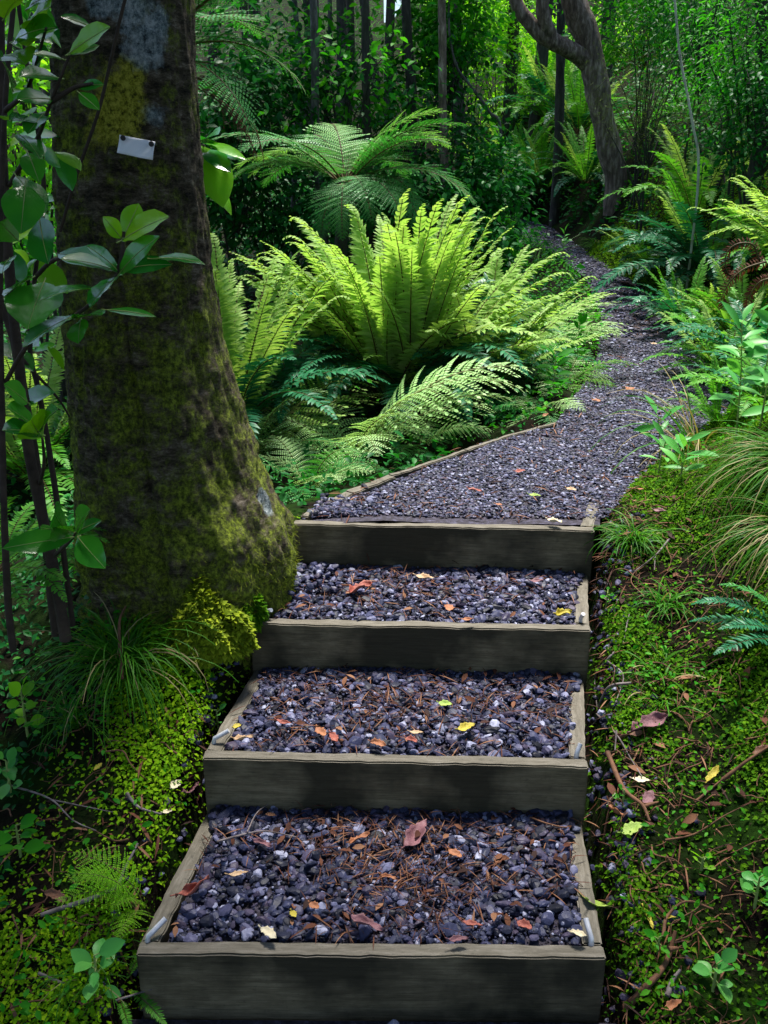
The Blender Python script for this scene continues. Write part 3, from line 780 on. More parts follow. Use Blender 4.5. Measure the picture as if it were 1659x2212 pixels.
FR = {}
def variants(key):
    if key in FR: return FR[key]
    kind, mat = key.split(':')
    if kind == 'up':      # upright, slightly bowed
        L_ = [frond_simple(R_(a), R_(b), mat, n=52, plen=.074, droop=d, curl=c, wfac=.11) for a, b, d, c in ((4, 14, .5, .8), (7, 26, .45, 1.2), (3, 38, .5, .4), (6, 20, .55, 1.6), (8, 32, .4, .2))]
    elif kind == 'arch':  # arching over
        L_ = [frond_simple(R_(a), R_(b), mat, n=42, plen=.10, droop=.22, wfac=.12) for a, b in ((14, 78), (20, 95), (10, 62), (24, 84))]
    elif kind == 'flat':  # low, nearly horizontal
        L_ = [frond_simple(R_(a), R_(b), mat, n=36, plen=.12, droop=.15, wfac=.13) for a, b in ((48, 50), (40, 72), (56, 40))]
    elif kind == 'tree':
        L_ = [frond_double(R_(a), R_(b), mat, n=25, plen=.34, np_=16, pw=1.2, wf=.95, droop=.14) for a, b in ((22, 78), (30, 90), (16, 66), (36, 80))]
    elif kind == 'hang':
        L_ = [frond_double(R_(a), R_(b), mat, n=24, plen=.33, pw=1.0, wf=.85) for a, b in ((60, 90), (50, 110), (72, 90))]
    elif kind == 'lace':  # low bipinnate ground fern
        L_ = [frond_double(R_(a), R_(b), mat, n=17, plen=.31, np_=13, stalk='stalk_green', pw=1.1, wf=.66) for a, b in ((30, 78), (42, 70), (22, 90), (50, 55))]
    FR[key] = L_
    return L_

def fern(name, label, loc, sets, group=None, cat='fern', seed=0):
    """sets: (variant key, count, az centre deg, az spread deg, tilt lo, tilt hi, scale lo, scale hi)"""
    r = np.random.default_rng(100+seed)
    root = thing(name, label, cat, loc, group)
    for (key, cnt, ac, asp, t0, t1, s0, s1) in sets:
        ms = variants(key)
        for q in range(cnt):
            me = ms[int(r.integers(0, len(ms)))]
            o = link('frond', me, root)
            az = R_(ac+asp*((q+.5)/cnt*2-1)+r.normal(0, asp/cnt*.5+3))
            o.rotation_euler = Euler((R_(r.normal(0, 5)), R_(r.uniform(t0, t1)), az), 'XYZ')
            s = r.uniform(s0, s1); o.scale = (s, s*r.uniform(.92, 1.08), s)
            o.location = (.03*math.cos(az)*r.uniform(0, 1.5), .03*math.sin(az)*r.uniform(0, 1.5), -.02)
            if key.endswith('bright'): o['label'] = 'bright yellow-green frond'
            elif key.endswith('dark'): o['label'] = 'dark blue-green frond'
            elif key.endswith('brown'): o['label'] = 'dead brown frond'
    return root
GF = 'crown ferns beside the path'
def g_at(px, Y): return ground_at(px, Y)
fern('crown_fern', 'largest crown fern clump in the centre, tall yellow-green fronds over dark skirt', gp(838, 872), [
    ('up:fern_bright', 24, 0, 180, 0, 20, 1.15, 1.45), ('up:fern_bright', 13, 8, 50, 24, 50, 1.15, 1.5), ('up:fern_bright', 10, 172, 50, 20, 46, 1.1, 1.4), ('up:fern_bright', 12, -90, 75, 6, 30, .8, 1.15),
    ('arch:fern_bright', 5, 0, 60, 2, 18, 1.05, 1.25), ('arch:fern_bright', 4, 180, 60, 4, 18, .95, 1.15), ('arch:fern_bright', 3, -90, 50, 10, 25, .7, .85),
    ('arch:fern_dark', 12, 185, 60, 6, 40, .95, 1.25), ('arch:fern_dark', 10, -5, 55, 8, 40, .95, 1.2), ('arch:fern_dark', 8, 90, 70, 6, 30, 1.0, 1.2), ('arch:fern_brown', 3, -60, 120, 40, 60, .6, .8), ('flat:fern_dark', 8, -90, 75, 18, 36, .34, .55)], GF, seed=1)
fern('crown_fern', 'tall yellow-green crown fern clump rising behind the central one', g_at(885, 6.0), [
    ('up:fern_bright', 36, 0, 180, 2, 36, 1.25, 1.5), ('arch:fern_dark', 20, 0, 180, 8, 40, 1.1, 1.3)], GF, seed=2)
fern('crown_fern', 'bright crown fern clump between the central one and the path bend', g_at(1035, 6.15), [
    ('up:fern_bright', 18, 20, 130, 6, 44, .95, 1.2), ('arch:fern_dark', 18, -10, 150, 10, 42, .85, 1.1), ('flat:fern_dark', 6, -50, 60, 5, 30, .6, .8)], GF, seed=3)
fern('crown_fern', 'yellow-green crown fern clump half hidden by the right edge of the mossy trunk', g_at(500, 5.2), [
    ('up:fern_bright', 26, 30, 170, 2, 28, 1.0, 1.3), ('arch:fern_dark', 20, 0, 180, 10, 44, .9, 1.15)], GF, seed=4)
fern('crown_fern', 'bright crown fern clump seen past the shrub stems left of the mossy trunk', g_at(70, 4.6), [
    ('up:fern_bright', 14, 0, 180, 4, 30, .8, .98), ('arch:fern_mid', 14, 0, 180, 15, 44, .7, .95), ('arch:fern_mid', 6, -90, 60, 25, 50, .8, 1.0)], GF, seed=5)
fern('crown_fern', 'dark low crown fern clump with small light fronds in front of the central one', gp(640, 900), [
    ('arch:fern_dark', 14, 215, 80, 0, 40, .65, .95), ('up:fern_bright', 5, 0, 100, 20, 40, .5, .7)], GF, seed=6)
# right bank
GR = 'crown ferns on the right bank'
fern('crown_fern', 'pale yellow-green crown fern at the right edge of the photo, fronds reaching left', g_at(1765, 6.6), [
    ('up:fern_bright', 12, 150, 90, 10, 50, .9, 1.15), ('arch:fern_bright', 8, 180, 60, 0, 22, .8, 1.0), ('arch:fern_mid', 9, 200, 90, 10, 34, .7, .95)], GR, seed=7)
fern('crown_fern', 'dark blue-green crown fern sweeping left below the leaning forked tree', g_at(1520, 8.4), [
    ('arch:fern_dark', 22, 180, 95, 10, 42, .95, 1.25), ('up:fern_mid', 6, 90, 120, 5, 26, .9, 1.1), ('up:fern_bright', 3, 180, 60, 12, 30, .9, 1.0)], GR, seed=8)
fern('crown_fern', 'fern with upright pale fronds at the foot of the thin white sapling', g_at(1500, 9.4), [
    ('up:fern_bright', 8, 60, 150, 5, 34, .9, 1.1), ('arch:fern_mid', 10, 170, 110, 10, 36, .9, 1.1)], GR, seed=9)
fern('crown_fern', 'small green fern on the mossy bank above the bend in the path', gp(1405, 585), [
    ('up:fern_bright', 8, 90, 150, 10, 45, .5, .7), ('arch:fern_mid', 8, 180, 80, 0, 30, .55, .75), ('arch:fern_dark', 8, -90, 110, 15, 44, .45, .6)], GR, seed=10)
fern('crown_fern', 'small pale fern with upright fronds above the lance-leaved seedlings', gp(1575, 690), [
    ('up:fern_bright', 5, 120, 110, 14, 42, .36, .5), ('arch:fern_mid', 6, 180, 100, 10, 40, .34, .46)], GR, seed=11)
fern('crown_fern', 'pale fern below the brown coiled fronds at the right edge', gp(1640, 560), [
    ('arch:fern_mid', 9, 180, 110, 0, 34, .5, .7), ('up:fern_bright', 4, 120, 90, 15, 38, .42, .58), ('arch:fern_dark', 7, 200, 90, 15, 44, .5, .7)], GR, seed=12)
fern('crown_fern', 'bright fern standing among leafy seedlings low on the right bank', g_at(1560, 4.5), [
    ('up:fern_mid', 7, 90, 150, 2, 30, .34, .46), ('arch:fern_mid', 5, 180, 100, 10, 40, .32, .42)], GR, seed=13)
GD = 'crown ferns at the far bend'
for i, (px, Y, lbl, sc) in enumerate(((1110, 16.2, 'far dark green fern clump left of the bend, below the dappled saplings', 1.5), (1185, 17.0, 'far upright green fern clump behind the dark trunk foot', 1.6),
        (1248, 15.2, 'far fern clump directly left of the leaning forked tree', 1.4), (1165, 15.3, 'far bright fern arching left above the path end', 1.2), (1262, 13.6, 'far yellow-green fern nearest the foot of the forked tree', 1.0), (1060, 15.8, 'far low fern clump at the edge of the dark broadleaf shrub', 1.2))):
    fern('crown_fern', lbl, g_at(px, Y)+np.array([0, 0, .25]), [('up:fern_mid', 10, 90, 175, 2, 30, .8*sc, 1.0*sc), ('up:fern_bright', 4, 180, 170, 8, 34, .8*sc, .95*sc), ('arch:fern_mid', 9, 190, 150, 10, 42, .8*sc, sc), ('arch:fern_dark', 7, -90, 120, 15, 45, .8*sc, sc)], GD, seed=20+i)
fern('crown_fern', 'mid green fern clump on the bank between the dark sweeping fern and the path', g_at(1480, 7.3), [
    ('arch:fern_dark', 12, 180, 100, 5, 40, .6, .85), ('up:fern_mid', 6, 100, 120, 5, 30, .55, .75)], GR, seed=14)
fern('crown_fern', 'blue-green fern with drooping fronds under the pale right edge fern', g_at(1640, 5.7), [
    ('arch:fern_dark', 14, 180, 100, 5, 40, .6, .85), ('flat:fern_mid', 6, 190, 80, 0, 26, .5, .65)], GR, seed=15)
fern('crown_fern', 'little fern with narrow fronds on the moss right of the path bend', gp(1500, 640), [
    ('arch:fern_mid', 7, 180, 120, 5, 35, .32, .45), ('up:fern_bright', 3, 90, 100, 10, 34, .3, .42)], GR, seed=16)
fern('crown_fern', 'yellow-green fern rosette on the bank left of the brown coiled frond', g_at(1570, 5.9), [
    ('up:fern_bright', 7, 110, 140, 5, 40, .5, .7), ('arch:fern_mid', 9, 180, 120, 2, 34, .5, .7), ('arch:fern_dark', 5, -90, 100, 10, 36, .45, .6)], GR, seed=18)
fern('crown_fern', 'fern with arched mid green fronds directly above the brown coiled frond', g_at(1600, 6.6), [
    ('up:fern_bright', 5, 110, 140, 5, 40, .55, .75), ('arch:fern_mid', 10, 190, 120, 2, 34, .6, .8)], GR, seed=19)
fern('crown_fern', 'shaded fern on the bank between the moss and the tall seedlings', g_at(1650, 5.1), [
    ('arch:fern_mid', 8, 190, 120, 2, 34, .42, .56), ('arch:fern_dark', 6, 180, 140, 5, 34, .42, .56)], GR, seed=50)
fern('crown_fern', 'dark green fern at the right edge just above the shaggy grass', g_at(1655, 4.3), [
    ('arch:fern_mid', 10, 180, 120, 0, 34, .4, .55), ('arch:fern_dark', 6, 180, 140, 5, 34, .4, .55)], GR, seed=60)
fern('crown_fern', 'mid green fern between the seedlings and the path bend on the right', g_at(1540, 6.9), [
    ('up:fern_bright', 5, 110, 140, 5, 40, .45, .6), ('arch:fern_mid', 9, 190, 120, 2, 34, .45, .62)], GR, seed=61)
# lacy ground ferns
GL = 'lacy ground ferns at the landing edge'
fern('lacy_fern', 'lacy ground fern with a long pale frond arching over the landing edging', gp(760, 985), [
    ('lace:lace_bright', 5, 2, 16, -10, 5, .95, 1.2), ('lace:lace_bright', 3, -50, 40, -10, 10, .5, .7), ('lace:lace_bright', 4, 150, 60, -14, 10, .5, .7)], GL, seed=31)
fern('lacy_fern', 'lacy ground fern with pale fronds right beside the mossy trunk', gp(545, 985), [
    ('lace:fern_bright', 3, 45, 26, -18, 0, .8, 1.0), ('lace:tfern', 6, -20, 120, -15, 20, .5, .8), ('lace:lace_bright', 5, -50, 90, -22, 10, .5, .75)], GL, seed=32)
fern('lacy_fern', 'low green lacy fern between the mossy root and the edging board', gp(665, 1048), [
    ('lace:tfern', 6, -30, 150, -15, 20, .36, .54), ('lace:lace_bright', 5, 60, 160, -20, 15, .36, .54)], GL, seed=33)
fern('lacy_fern', 'small lacy fern hugging the edging in front of the large central fern', gp(900, 960), [
    ('lace:tfern', 6, -40, 150, 10, 36, .36, .5), ('lace:lace_bright', 3, 60, 120, 5, 34, .3, .45)], GL, seed=36)
fern('lacy_fern', 'pale lacy fern whose broad frond arches right over the path bend', gp(1085, 800), [
    ('lace:lace_bright', 3, 0, 12, -18, -4, .9, 1.1), ('lace:tfern', 4, -30, 60, -10, 14, .6, .85), ('lace:lace_bright', 4, 10, 70, 10, 34, .5, .75)], GL, seed=34)
fern('lacy_fern', 'small green lacy fern at the gravel corner left of the path', gp(1165, 885), [
    ('lace:lace_bright', 5, 0, 170, 5, 34, .26, .4), ('lace:tfern', 5, -90, 150, 10, 40, .26, .38)], GL, seed=35)
fern('lacy_fern', 'dense leafy light green fern spilling along the left path edge', gp(1222, 825), [
    ('lace:lace_bright', 9, 20, 150, -8, 30, .3, .46), ('lace:fern_mid', 6, -60, 130, 5, 40, .3, .5)], GL, seed=37)
fern('lacy_fern', 'light green feathery fern left of the path just past the bend', gp(1225, 725), [
    ('lace:lace_bright', 7, 20, 150, -8, 30, .36, .5), ('lace:fern_mid', 6, -60, 130, 5, 40, .36, .56)], GL, seed=38)
GS = 'small ferns near the lower steps'
fern('small_fern', 'comb-like green fern in the shade at the far left below the shrub stems', at(-15, 1225, 2.55), [
    ('flat:fern_mid', 7, -25, 50, -12, 22, .32, .42), ('arch:fern_mid', 5, 30, 80, 0, 30, .3, .4)], GS, seed=41)
fern('small_fern', 'bright green lacy fern touching the left side of the lowest step', np.array([-.60, 1.86, -.50]), [
    ('lace:leaf_lime', 4, 205, 24, -34, -14, .20, .25), ('lace:leaf_lime', 3, -120, 50, -16, 4, .14, .22)], GS, seed=42)
fern('small_fern', 'tiny green fern at the left foot of the lowest riser board', gp(262, 2120), [
    ('flat:fern_mid', 6, 0, 170, 5, 35, .10, .16)], GS, seed=44)
fern('small_fern', 'blue-green fern frond reaching in from the right edge beside the third step', at(1730, 1370, 2.5), [
    ('flat:fern_dark', 4, 178, 30, 0, 22, .24, .34), ('arch:tfern', 4, 200, 60, 5, 30, .24, .3)], GS, seed=43)

# tree ferns
def tree_fern(label, hub, gz, sets, r=.055, seed=0, lean=(0, 0)):
    root = fern('tree_fern', label, hub, sets, 'tree ferns behind the mossy tree', 'tree fern', seed)
    mb = MB(); n = 16; t = np.linspace(0, 1, n)
    P = np.stack([lean[0]*(1-t), lean[1]*(1-t), (gz-hub[2])*(1-t)], 1)
    tube(mb, P, r*(1+.15*rng.normal(0, 1, n)*.5), 12, 0, lump=.12)
    link('trunk', mb.mesh('fern_trunk', M['bark_dark']), root)
    return root
hub = at(745, 392, 7.5)
tree_fern('spreading green tree fern with slender dark trunk behind the central fern clump', hub, float(hgt(hub[0]-.1, 7.5))-.1, [
    ('tree:tfern_bright', 3, 20, 16, 2, 14, .95, 1.05), ('tree:tfern_bright', 3, 160, 26, 2, 16, .80, .95), ('tree:tfern_bright', 2, 95, 12, -6, 4, .75, .85), ('tree:tfern', 4, 190, 24, 16, 30, .95, 1.08),
    ('tree:tfern', 4, -10, 22, 16, 34, .95, 1.1), ('hang:tfern', 3, -52, 20, 0, 10, .72, .85), ('hang:tfern', 2, -100, 14, 10, 22, .66, .76), ('tree:tfern', 3, 100, 60, 10, 24, .8, 1.0), ('hang:tfern', 2, -25, 14, 6, 16, .9, 1.0)], .05, 51, (-.12, 0))
hub = at(290, 165, 5.4)
tree_fern('tree fern hidden behind the mossy trunk, fronds showing at its upper right', hub, -.3, [
    ('tree:tfern', 3, -4, 20, 2, 12, 1.15, 1.35), ('tree:tfern_bright', 3, 8, 20, -12, 2, 1.15, 1.35), ('hang:tfern', 2, -10, 26, -16, -8, .95, 1.1), ('hang:fern_brown', 2, -5, 10, 10, 20, .8, .9), ('tree:tfern', 6, 150, 90, 0, 20, 1.0, 1.2)], .09, 52)
def dead_frond(label, pts, Y, mat='fern_brown'):
    P = curve_pts([at(px, py, Y) for px, py in pts], 30); mb = MB(); o0 = P[0]
    tube(mb, P-o0, np.linspace(.006, .002, len(P)), 5, 1)
    n = len(P); T = np.gradient(P, axis=0); T /= np.linalg.norm(T, axis=1, keepdims=True)
    lt = leaf_t(3, .12, .5, .3)
    for s in (-1, 1):
        d = np.cross(T, np.array([[0, -1, .2]]))*s+T*.3+rng.normal(0, .15, (n, 3))
        mb.scatter(*lt, frames(d, np.repeat(np.array([[0, -1.0, .3]]), n, 0)), np.full(n, .032), P-o0)
    return thing('dead_frond', label, 'dead frond', o0, 'brown dead fronds on the right bank', mb.mesh('dead_frond', [M[mat], M['stalk']]))
dead_frond('red-brown fern frond coiled into a ring on the right bank', [(1640, 560), (1625, 528), (1590, 528), (1568, 552), (1572, 590), (1600, 596)], 4.9)
dead_frond('drooping purple-brown dead frond arching under the coiled one', [(1655, 565), (1610, 580), (1580, 605), (1560, 640), (1563, 660)], 4.8)
dead_frond('short brown dead frond at the very right edge of the photo', [(1670, 600), (1640, 610), (1620, 640), (1618, 668)], 4.75)

# ------------------------------------------------------------------ trees and shrubs
def crown_mb(mb, c, rad, n, leaf, tmpl, m=0, clump=22, flat=.6, up=.5):
    K = max(4, n//clump)
    u = rng.normal(0, 1, (K, 3)); u /= np.linalg.norm(u, axis=1, keepdims=True)
    C_ = np.asarray(c)+u*(rng.random(K)**.45)[:, None]*np.asarray(rad)
    P = np.repeat(C_, clump, 0)+rng.normal(0, 1, (K*clump, 3))*np.asarray(rad)*np.array([.16, .16, .10])*1.1
    out = P-np.asarray(c); out /= np.maximum(1e-6, np.linalg.norm(out, axis=1, keepdims=True))
    d = out*.5+rng.normal(0, .8, P.shape); d[:, 2] = d[:, 2]*.4-.35
    nn = np.array([[0, 0, 1.0]])+rng.normal(0, up, P.shape)
    mb.scatter(*tmpl, frames(d, nn), leaf*rng.uniform(.65, 1.25, len(P)), P, m)
    return C_
LT = {'broad': leaf_t(3, .26, .22, .25), 'lance': leaf_t(3, .16, .25, .25), 'tiny': leaf_t(1, .4, .1, .2)}

def shrub(name, label, cat, px, py, Y, rad, n, leaf, mat, tmpl='broad', bark='bark_dark', group=None, stems=3):
    c = at(px, py, Y); base = np.array([c[0], Y, float(hgt(c[0], Y))])
    root = thing(name, label, cat, base, group)
    mb = MB(); C_ = crown_mb(mb, c-base, rad, n, leaf, LT[tmpl])
    link('foliage', mb.mesh('foliage', M[mat]), root)
    ms = MB()
    for q in range(stems):
        e = C_[int(rng.integers(0, len(C_)))]; mid = np.array([e[0]*.35+rng.normal(0, .05), e[1]*.35, e[2]*.55])
        tube(ms, curve_pts([np.array([rng.normal(0, .06), rng.normal(0, .06), -.05]), mid, e], 12), np.linspace(.014, .004, len(curve_pts([mid, mid, e], 12))), 6, 0)
    cc = c-base
    for e in C_[::max(1, len(C_)//14)]:
        tube(ms, curve_pts([cc*np.array([.9, .9, .8])+np.array([0, 0, -rad[2]*.5]), (cc+e)/2+rng.normal(0, .08, 3), e], 6), [.008, .007, .006, .005, .004, .003][:len(curve_pts([cc, cc, e], 6))], 5)
    link('stem', ms.mesh('stem', M[bark]), root)
    return root
GB = 'dark broadleaf shrubs behind the tree fern'
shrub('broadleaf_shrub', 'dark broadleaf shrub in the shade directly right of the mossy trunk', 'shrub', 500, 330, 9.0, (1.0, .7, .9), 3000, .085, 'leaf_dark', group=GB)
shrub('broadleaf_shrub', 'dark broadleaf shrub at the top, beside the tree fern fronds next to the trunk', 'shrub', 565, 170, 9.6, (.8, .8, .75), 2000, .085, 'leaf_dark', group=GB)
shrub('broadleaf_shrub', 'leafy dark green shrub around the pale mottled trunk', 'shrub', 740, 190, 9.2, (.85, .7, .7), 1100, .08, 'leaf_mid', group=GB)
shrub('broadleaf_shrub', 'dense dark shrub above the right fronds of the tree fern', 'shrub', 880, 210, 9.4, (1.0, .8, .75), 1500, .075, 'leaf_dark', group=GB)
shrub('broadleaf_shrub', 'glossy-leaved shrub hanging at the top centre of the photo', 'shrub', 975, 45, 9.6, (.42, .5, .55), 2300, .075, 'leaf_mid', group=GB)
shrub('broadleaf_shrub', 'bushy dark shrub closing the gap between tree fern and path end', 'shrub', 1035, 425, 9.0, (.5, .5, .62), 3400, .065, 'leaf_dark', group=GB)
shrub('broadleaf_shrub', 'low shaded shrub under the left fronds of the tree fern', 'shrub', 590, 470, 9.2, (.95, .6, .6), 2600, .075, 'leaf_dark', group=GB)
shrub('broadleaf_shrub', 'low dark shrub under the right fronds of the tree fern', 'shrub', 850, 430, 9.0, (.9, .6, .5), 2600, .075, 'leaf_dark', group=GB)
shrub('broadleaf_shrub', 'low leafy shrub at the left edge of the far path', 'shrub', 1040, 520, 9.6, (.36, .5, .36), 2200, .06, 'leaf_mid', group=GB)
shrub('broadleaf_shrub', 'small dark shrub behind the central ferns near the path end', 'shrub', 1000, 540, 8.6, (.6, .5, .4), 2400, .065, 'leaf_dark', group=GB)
shrub('broadleaf_shrub', 'light green shrub behind the stems at the upper left edge', 'shrub', 50, 230, 5.6, (.6, .5, .75), 2600, .06, 'leaf_lime', group='shrubs left of the mossy tree')
shrub('broadleaf_shrub', 'mid green shrub behind the stems at the left edge, level with the lower glossy leaves', 'shrub', 50, 520, 6.2, (.6, .5, .6), 2600, .06, 'leaf_mid', group='shrubs left of the mossy tree')
fern('crown_fern', 'green fern clump in the gap between central ferns and path end', g_at(1000, 8.0), [
    ('arch:fern_mid', 12, 0, 180, 8, 40, .6, .8), ('up:fern_mid', 6, 0, 180, 2, 26, .55, .75)], GF, seed=17)
fern('lacy_fern', 'feathery fern leaning over the far path from its left side', g_at(1130, 8.6), [
    ('lace:lace_bright', 5, 0, 150, -5, 30, .5, .7), ('lace:tfern', 7, 0, 180, 0, 34, .5, .75)], 'lacy ground ferns at the landing edge', seed=39)
GY = 'sunlit light green saplings at the far bend'
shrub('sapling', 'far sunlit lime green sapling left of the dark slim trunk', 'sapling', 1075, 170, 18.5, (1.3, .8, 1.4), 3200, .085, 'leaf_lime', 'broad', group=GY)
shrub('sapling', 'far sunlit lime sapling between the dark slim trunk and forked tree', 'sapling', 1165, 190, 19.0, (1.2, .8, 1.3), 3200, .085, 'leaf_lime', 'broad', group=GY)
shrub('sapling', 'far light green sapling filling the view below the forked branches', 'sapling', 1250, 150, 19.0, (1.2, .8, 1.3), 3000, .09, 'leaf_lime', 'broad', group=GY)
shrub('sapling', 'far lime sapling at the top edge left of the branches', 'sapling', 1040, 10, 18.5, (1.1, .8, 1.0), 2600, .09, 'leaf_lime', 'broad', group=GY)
GO = 'shrubs on the right hillside'
shrub('hillside_shrub', 'olive fine-leaved shrub immediately right of the forked tree', 'shrub', 1395, 170, 11.2, (.65, .6, .85), 5200, .035, 'leaf_olive', 'tiny', group=GO)
shrub('hillside_shrub', 'dark green hillside shrub at the top right of the forked tree', 'shrub', 1400, 20, 12.6, (1.0, .8, .7), 3000, .075, 'leaf_mid', group=GO)
shrub('hillside_shrub', 'dark glossy shrub at the top behind the white sapling', 'shrub', 1530, 60, 10.5, (.85, .7, .7), 3200, .06, 'leaf_dark', 'lance', group=GO)
shrub('hillside_shrub', 'small-leaved dark shrub in the top right corner', 'shrub', 1640, 120, 8.6, (.7, .6, .8), 3200, .055, 'leaf_mid', 'lance', group=GO)
shrub('hillside_shrub', 'pale fine-leaved shrub low on the hillside right of the white sapling', 'shrub', 1570, 255, 9.4, (.75, .5, .4), 4800, .028, 'leaf_olive', 'tiny', group=GO)
shrub('hillside_shrub', 'fine-leaved shrub between forked tree and white sapling', 'shrub', 1410, 260, 10.5, (.6, .5, .45), 4200, .03, 'leaf_olive', 'tiny', group=GO)
shrub('hillside_shrub', 'dark leafy shrub at the right edge above the pale fern', 'shrub', 1660, 260, 8.2, (.6, .5, .5), 2600, .05, 'leaf_dark', group=GO)

def tree(label, pts, Y, w0, w1, mat, crown=None, group=None, name='tree', cat='tree', branches=()):
    """pts: trunk points in the photo at distance Y, widths in photo units"""
    P = [at(px+rng.normal(0, 3.5), py, Y) for px, py in pts]
    b = P[0].copy(); b[2] = min(b[2], float(hgt(b[0], Y)))-.1
    P = [b]+P if b[2] < P[0][2]-.05 else P
    root = thing(name, label, cat, b, group)
    sc = Y*cp/F/2*1.03
    C_ = curve_pts(P, 40); mb = MB()
    rad = np.linspace(w0*sc, w1*sc, len(C_))*(1+.05*np.sin(np.arange(len(C_))*.9))
    tube(mb, C_-b, rad, 14 if w0 > 15 else 8, lump=.06)
    link('trunk', mb.mesh('trunk', M[mat]), root)
    for br in branches:
        q = curve_pts([at(px, py, Y+dy) for px, py, dy in br[0]], 24)-b
        mb = MB(); tube(mb, q, np.linspace(br[1]*sc, br[2]*sc, len(q)), 12, lump=.08)
        link('limb', mb.mesh('limb', M[mat]), root)
    if crown:
        (dx, z, rx, rz, n, leaf, lm) = crown
        top_ = C_[-1]-b; mb = MB()
        E = crown_mb(mb, (top_[0]+dx, 2.4, z-b[2]), (rx, rx*.8, rz), n, leaf, LT['broad'])
        for e in E[::max(1, len(E)//14)]: tube(mb, curve_pts([top_-np.array([0, 0, .5]), (top_+e)/2+np.array([0, 0, .1]), e], 6), np.linspace(w1*sc*.45, .008, 6), 6, 1)
        link('crown', mb.mesh('crown', [M[lm], M[mat]]), root)
    return root
GT = 'slim trunks behind the tree fern'
tree('pale mottled slim tree trunk rising behind the middle of the tree fern', [(700, 520), (682, 300), (676, 100), (668, -250)], 8.9, 20, 15, 'bark_grey', (0, 4.9, 1.6, .9, 3000, .10, 'leaf_dark'), GT)
tree('thin dark trunk close beside the pale mottled one', [(722, 500), (716, 250), (707, 60), (702, -200)], 9.5, 11, 8, 'bark_grey', (.2, 5.2, 1.2, .8, 1500, .10, 'leaf_mid'), GT)
tree('dark brown trunk left of the top centre behind the foliage', [(800, 470), (792, 200), (785, 60), (786, -250)], 9.0, 19, 15, 'bark_dark', (.4, 5.8, 1.6, .9, 2600, .10, 'leaf_dark'), GT)
tree('broad dark trunk behind the top centre foliage, widest of the row', [(890, 470), (884, 200), (878, 60), (872, -250)], 9.2, 23, 18, 'bark_dark', (0, 6.2, 1.8, 1.0, 2600, .10, 'leaf_dark'), GT)
tree('reddish dark trunk rightmost in the row above the tree fern', [(962, 470), (960, 200), (958, 60), (950, -250)], 9.0, 19, 15, 'bark_red', (.3, 5.4, 1.5, .9, 2400, .10, 'leaf_dark'), GT)
tree('slim grey trunk under the sky gap, nearest the mossy tree', [(640, 450), (648, 150), (640, 0), (630, -250)], 10.2, 13, 10, 'bark_grey', (-.6, 6.5, 1.2, .8, 1500, .10, 'leaf_dark'), GT)
tree('dark straight slim trunk crossing behind the forked branch', [(1208, 320), (1213, 150), (1216, 0), (1220, -250)], 14.2, 20, 17, 'bark_dark', (.2, 6.4, 1.5, .9, 2200, .10, 'leaf_mid'))
tree('thin pale leaning sapling left of the far ferns', [(1085, 310), (1060, 240), (1015, 180), (985, 140), (975, 60), (970, -60)], 9.2, 7, 4, 'bark_grey', None, None, 'leaning_sapling', 'sapling')
tree('white pole-thin sapling leaning on the right hillside', [(1507, 385), (1490, 260), (1470, 120), (1448, -20), (1440, -120)], 8.1, 6, 4.4, 'bark_pale', None, None, 'white_sapling', 'sapling')
tree('dark trunk cut by the top right corner of the photo', [(1650, 260), (1650, 100), (1642, -60), (1640, -250)], 8.9, 34, 28, 'bark_dark', (.4, 4.8, 1.2, .8, 1500, .10, 'leaf_dark'))
tree('leaning reddish tree with a forked limb on its left, right of the path', [(1334, 392), (1318, 310), (1295, 200), (1268, 90), (1243, 0), (1225, -120), (1215, -260)], 12.0, 46, 52, 'bark_red',
     (.6, 6.4, 1.6, .9, 2400, .10, 'leaf_mid'), None, 'forked_tree', 'tree',
     [([(1288, 160, .05), (1255, 122, -.05), (1215, 100, -.15), (1175, 78, -.2), (1140, 45, -.2), (1118, 10, -.2), (1095, -60, -.2), (1080, -160, -.2)], 38, 22),
      ([(1196, 92, -.18), (1180, 55, -.25), (1172, 15, -.3), (1180, -50, -.3), (1190, -150, -.3)], 30, 22)])
# unseen canopy trees added behind and beside the viewpoint to shade the foreground
for i, (x, y, lbl) in enumerate(((3.6, 2.2, 'tall unseen forest tree added to shade the right bank'), (2.7, -1.3, 'tall unseen forest tree added for shade behind the viewpoint on the right'), (-3.0, .4, 'tall unseen forest tree added to shade the left bank'))):
    b = np.array([x, y, float(hgt(x, y))-.1]); root = thing('tree', lbl, 'tree', b, 'added shade trees around the viewpoint')
    mb = MB(); P = curve_pts([(0, 0, 0), (.1, 0, 2.5), (.05, .1, 6.9)], 14); tube(mb, P, np.linspace(.2, .1, len(P)), 12, lump=.06); link('trunk', mb.mesh('trunk', M['bark_dark']), root)
    mb = MB(); crown_mb(mb, (0, 0.3, 6.3), (2.3, 2.0, 1.2), 5200, .22, LT['broad']); link('crown', mb.mesh('crown', M['leaf_dark']), root)

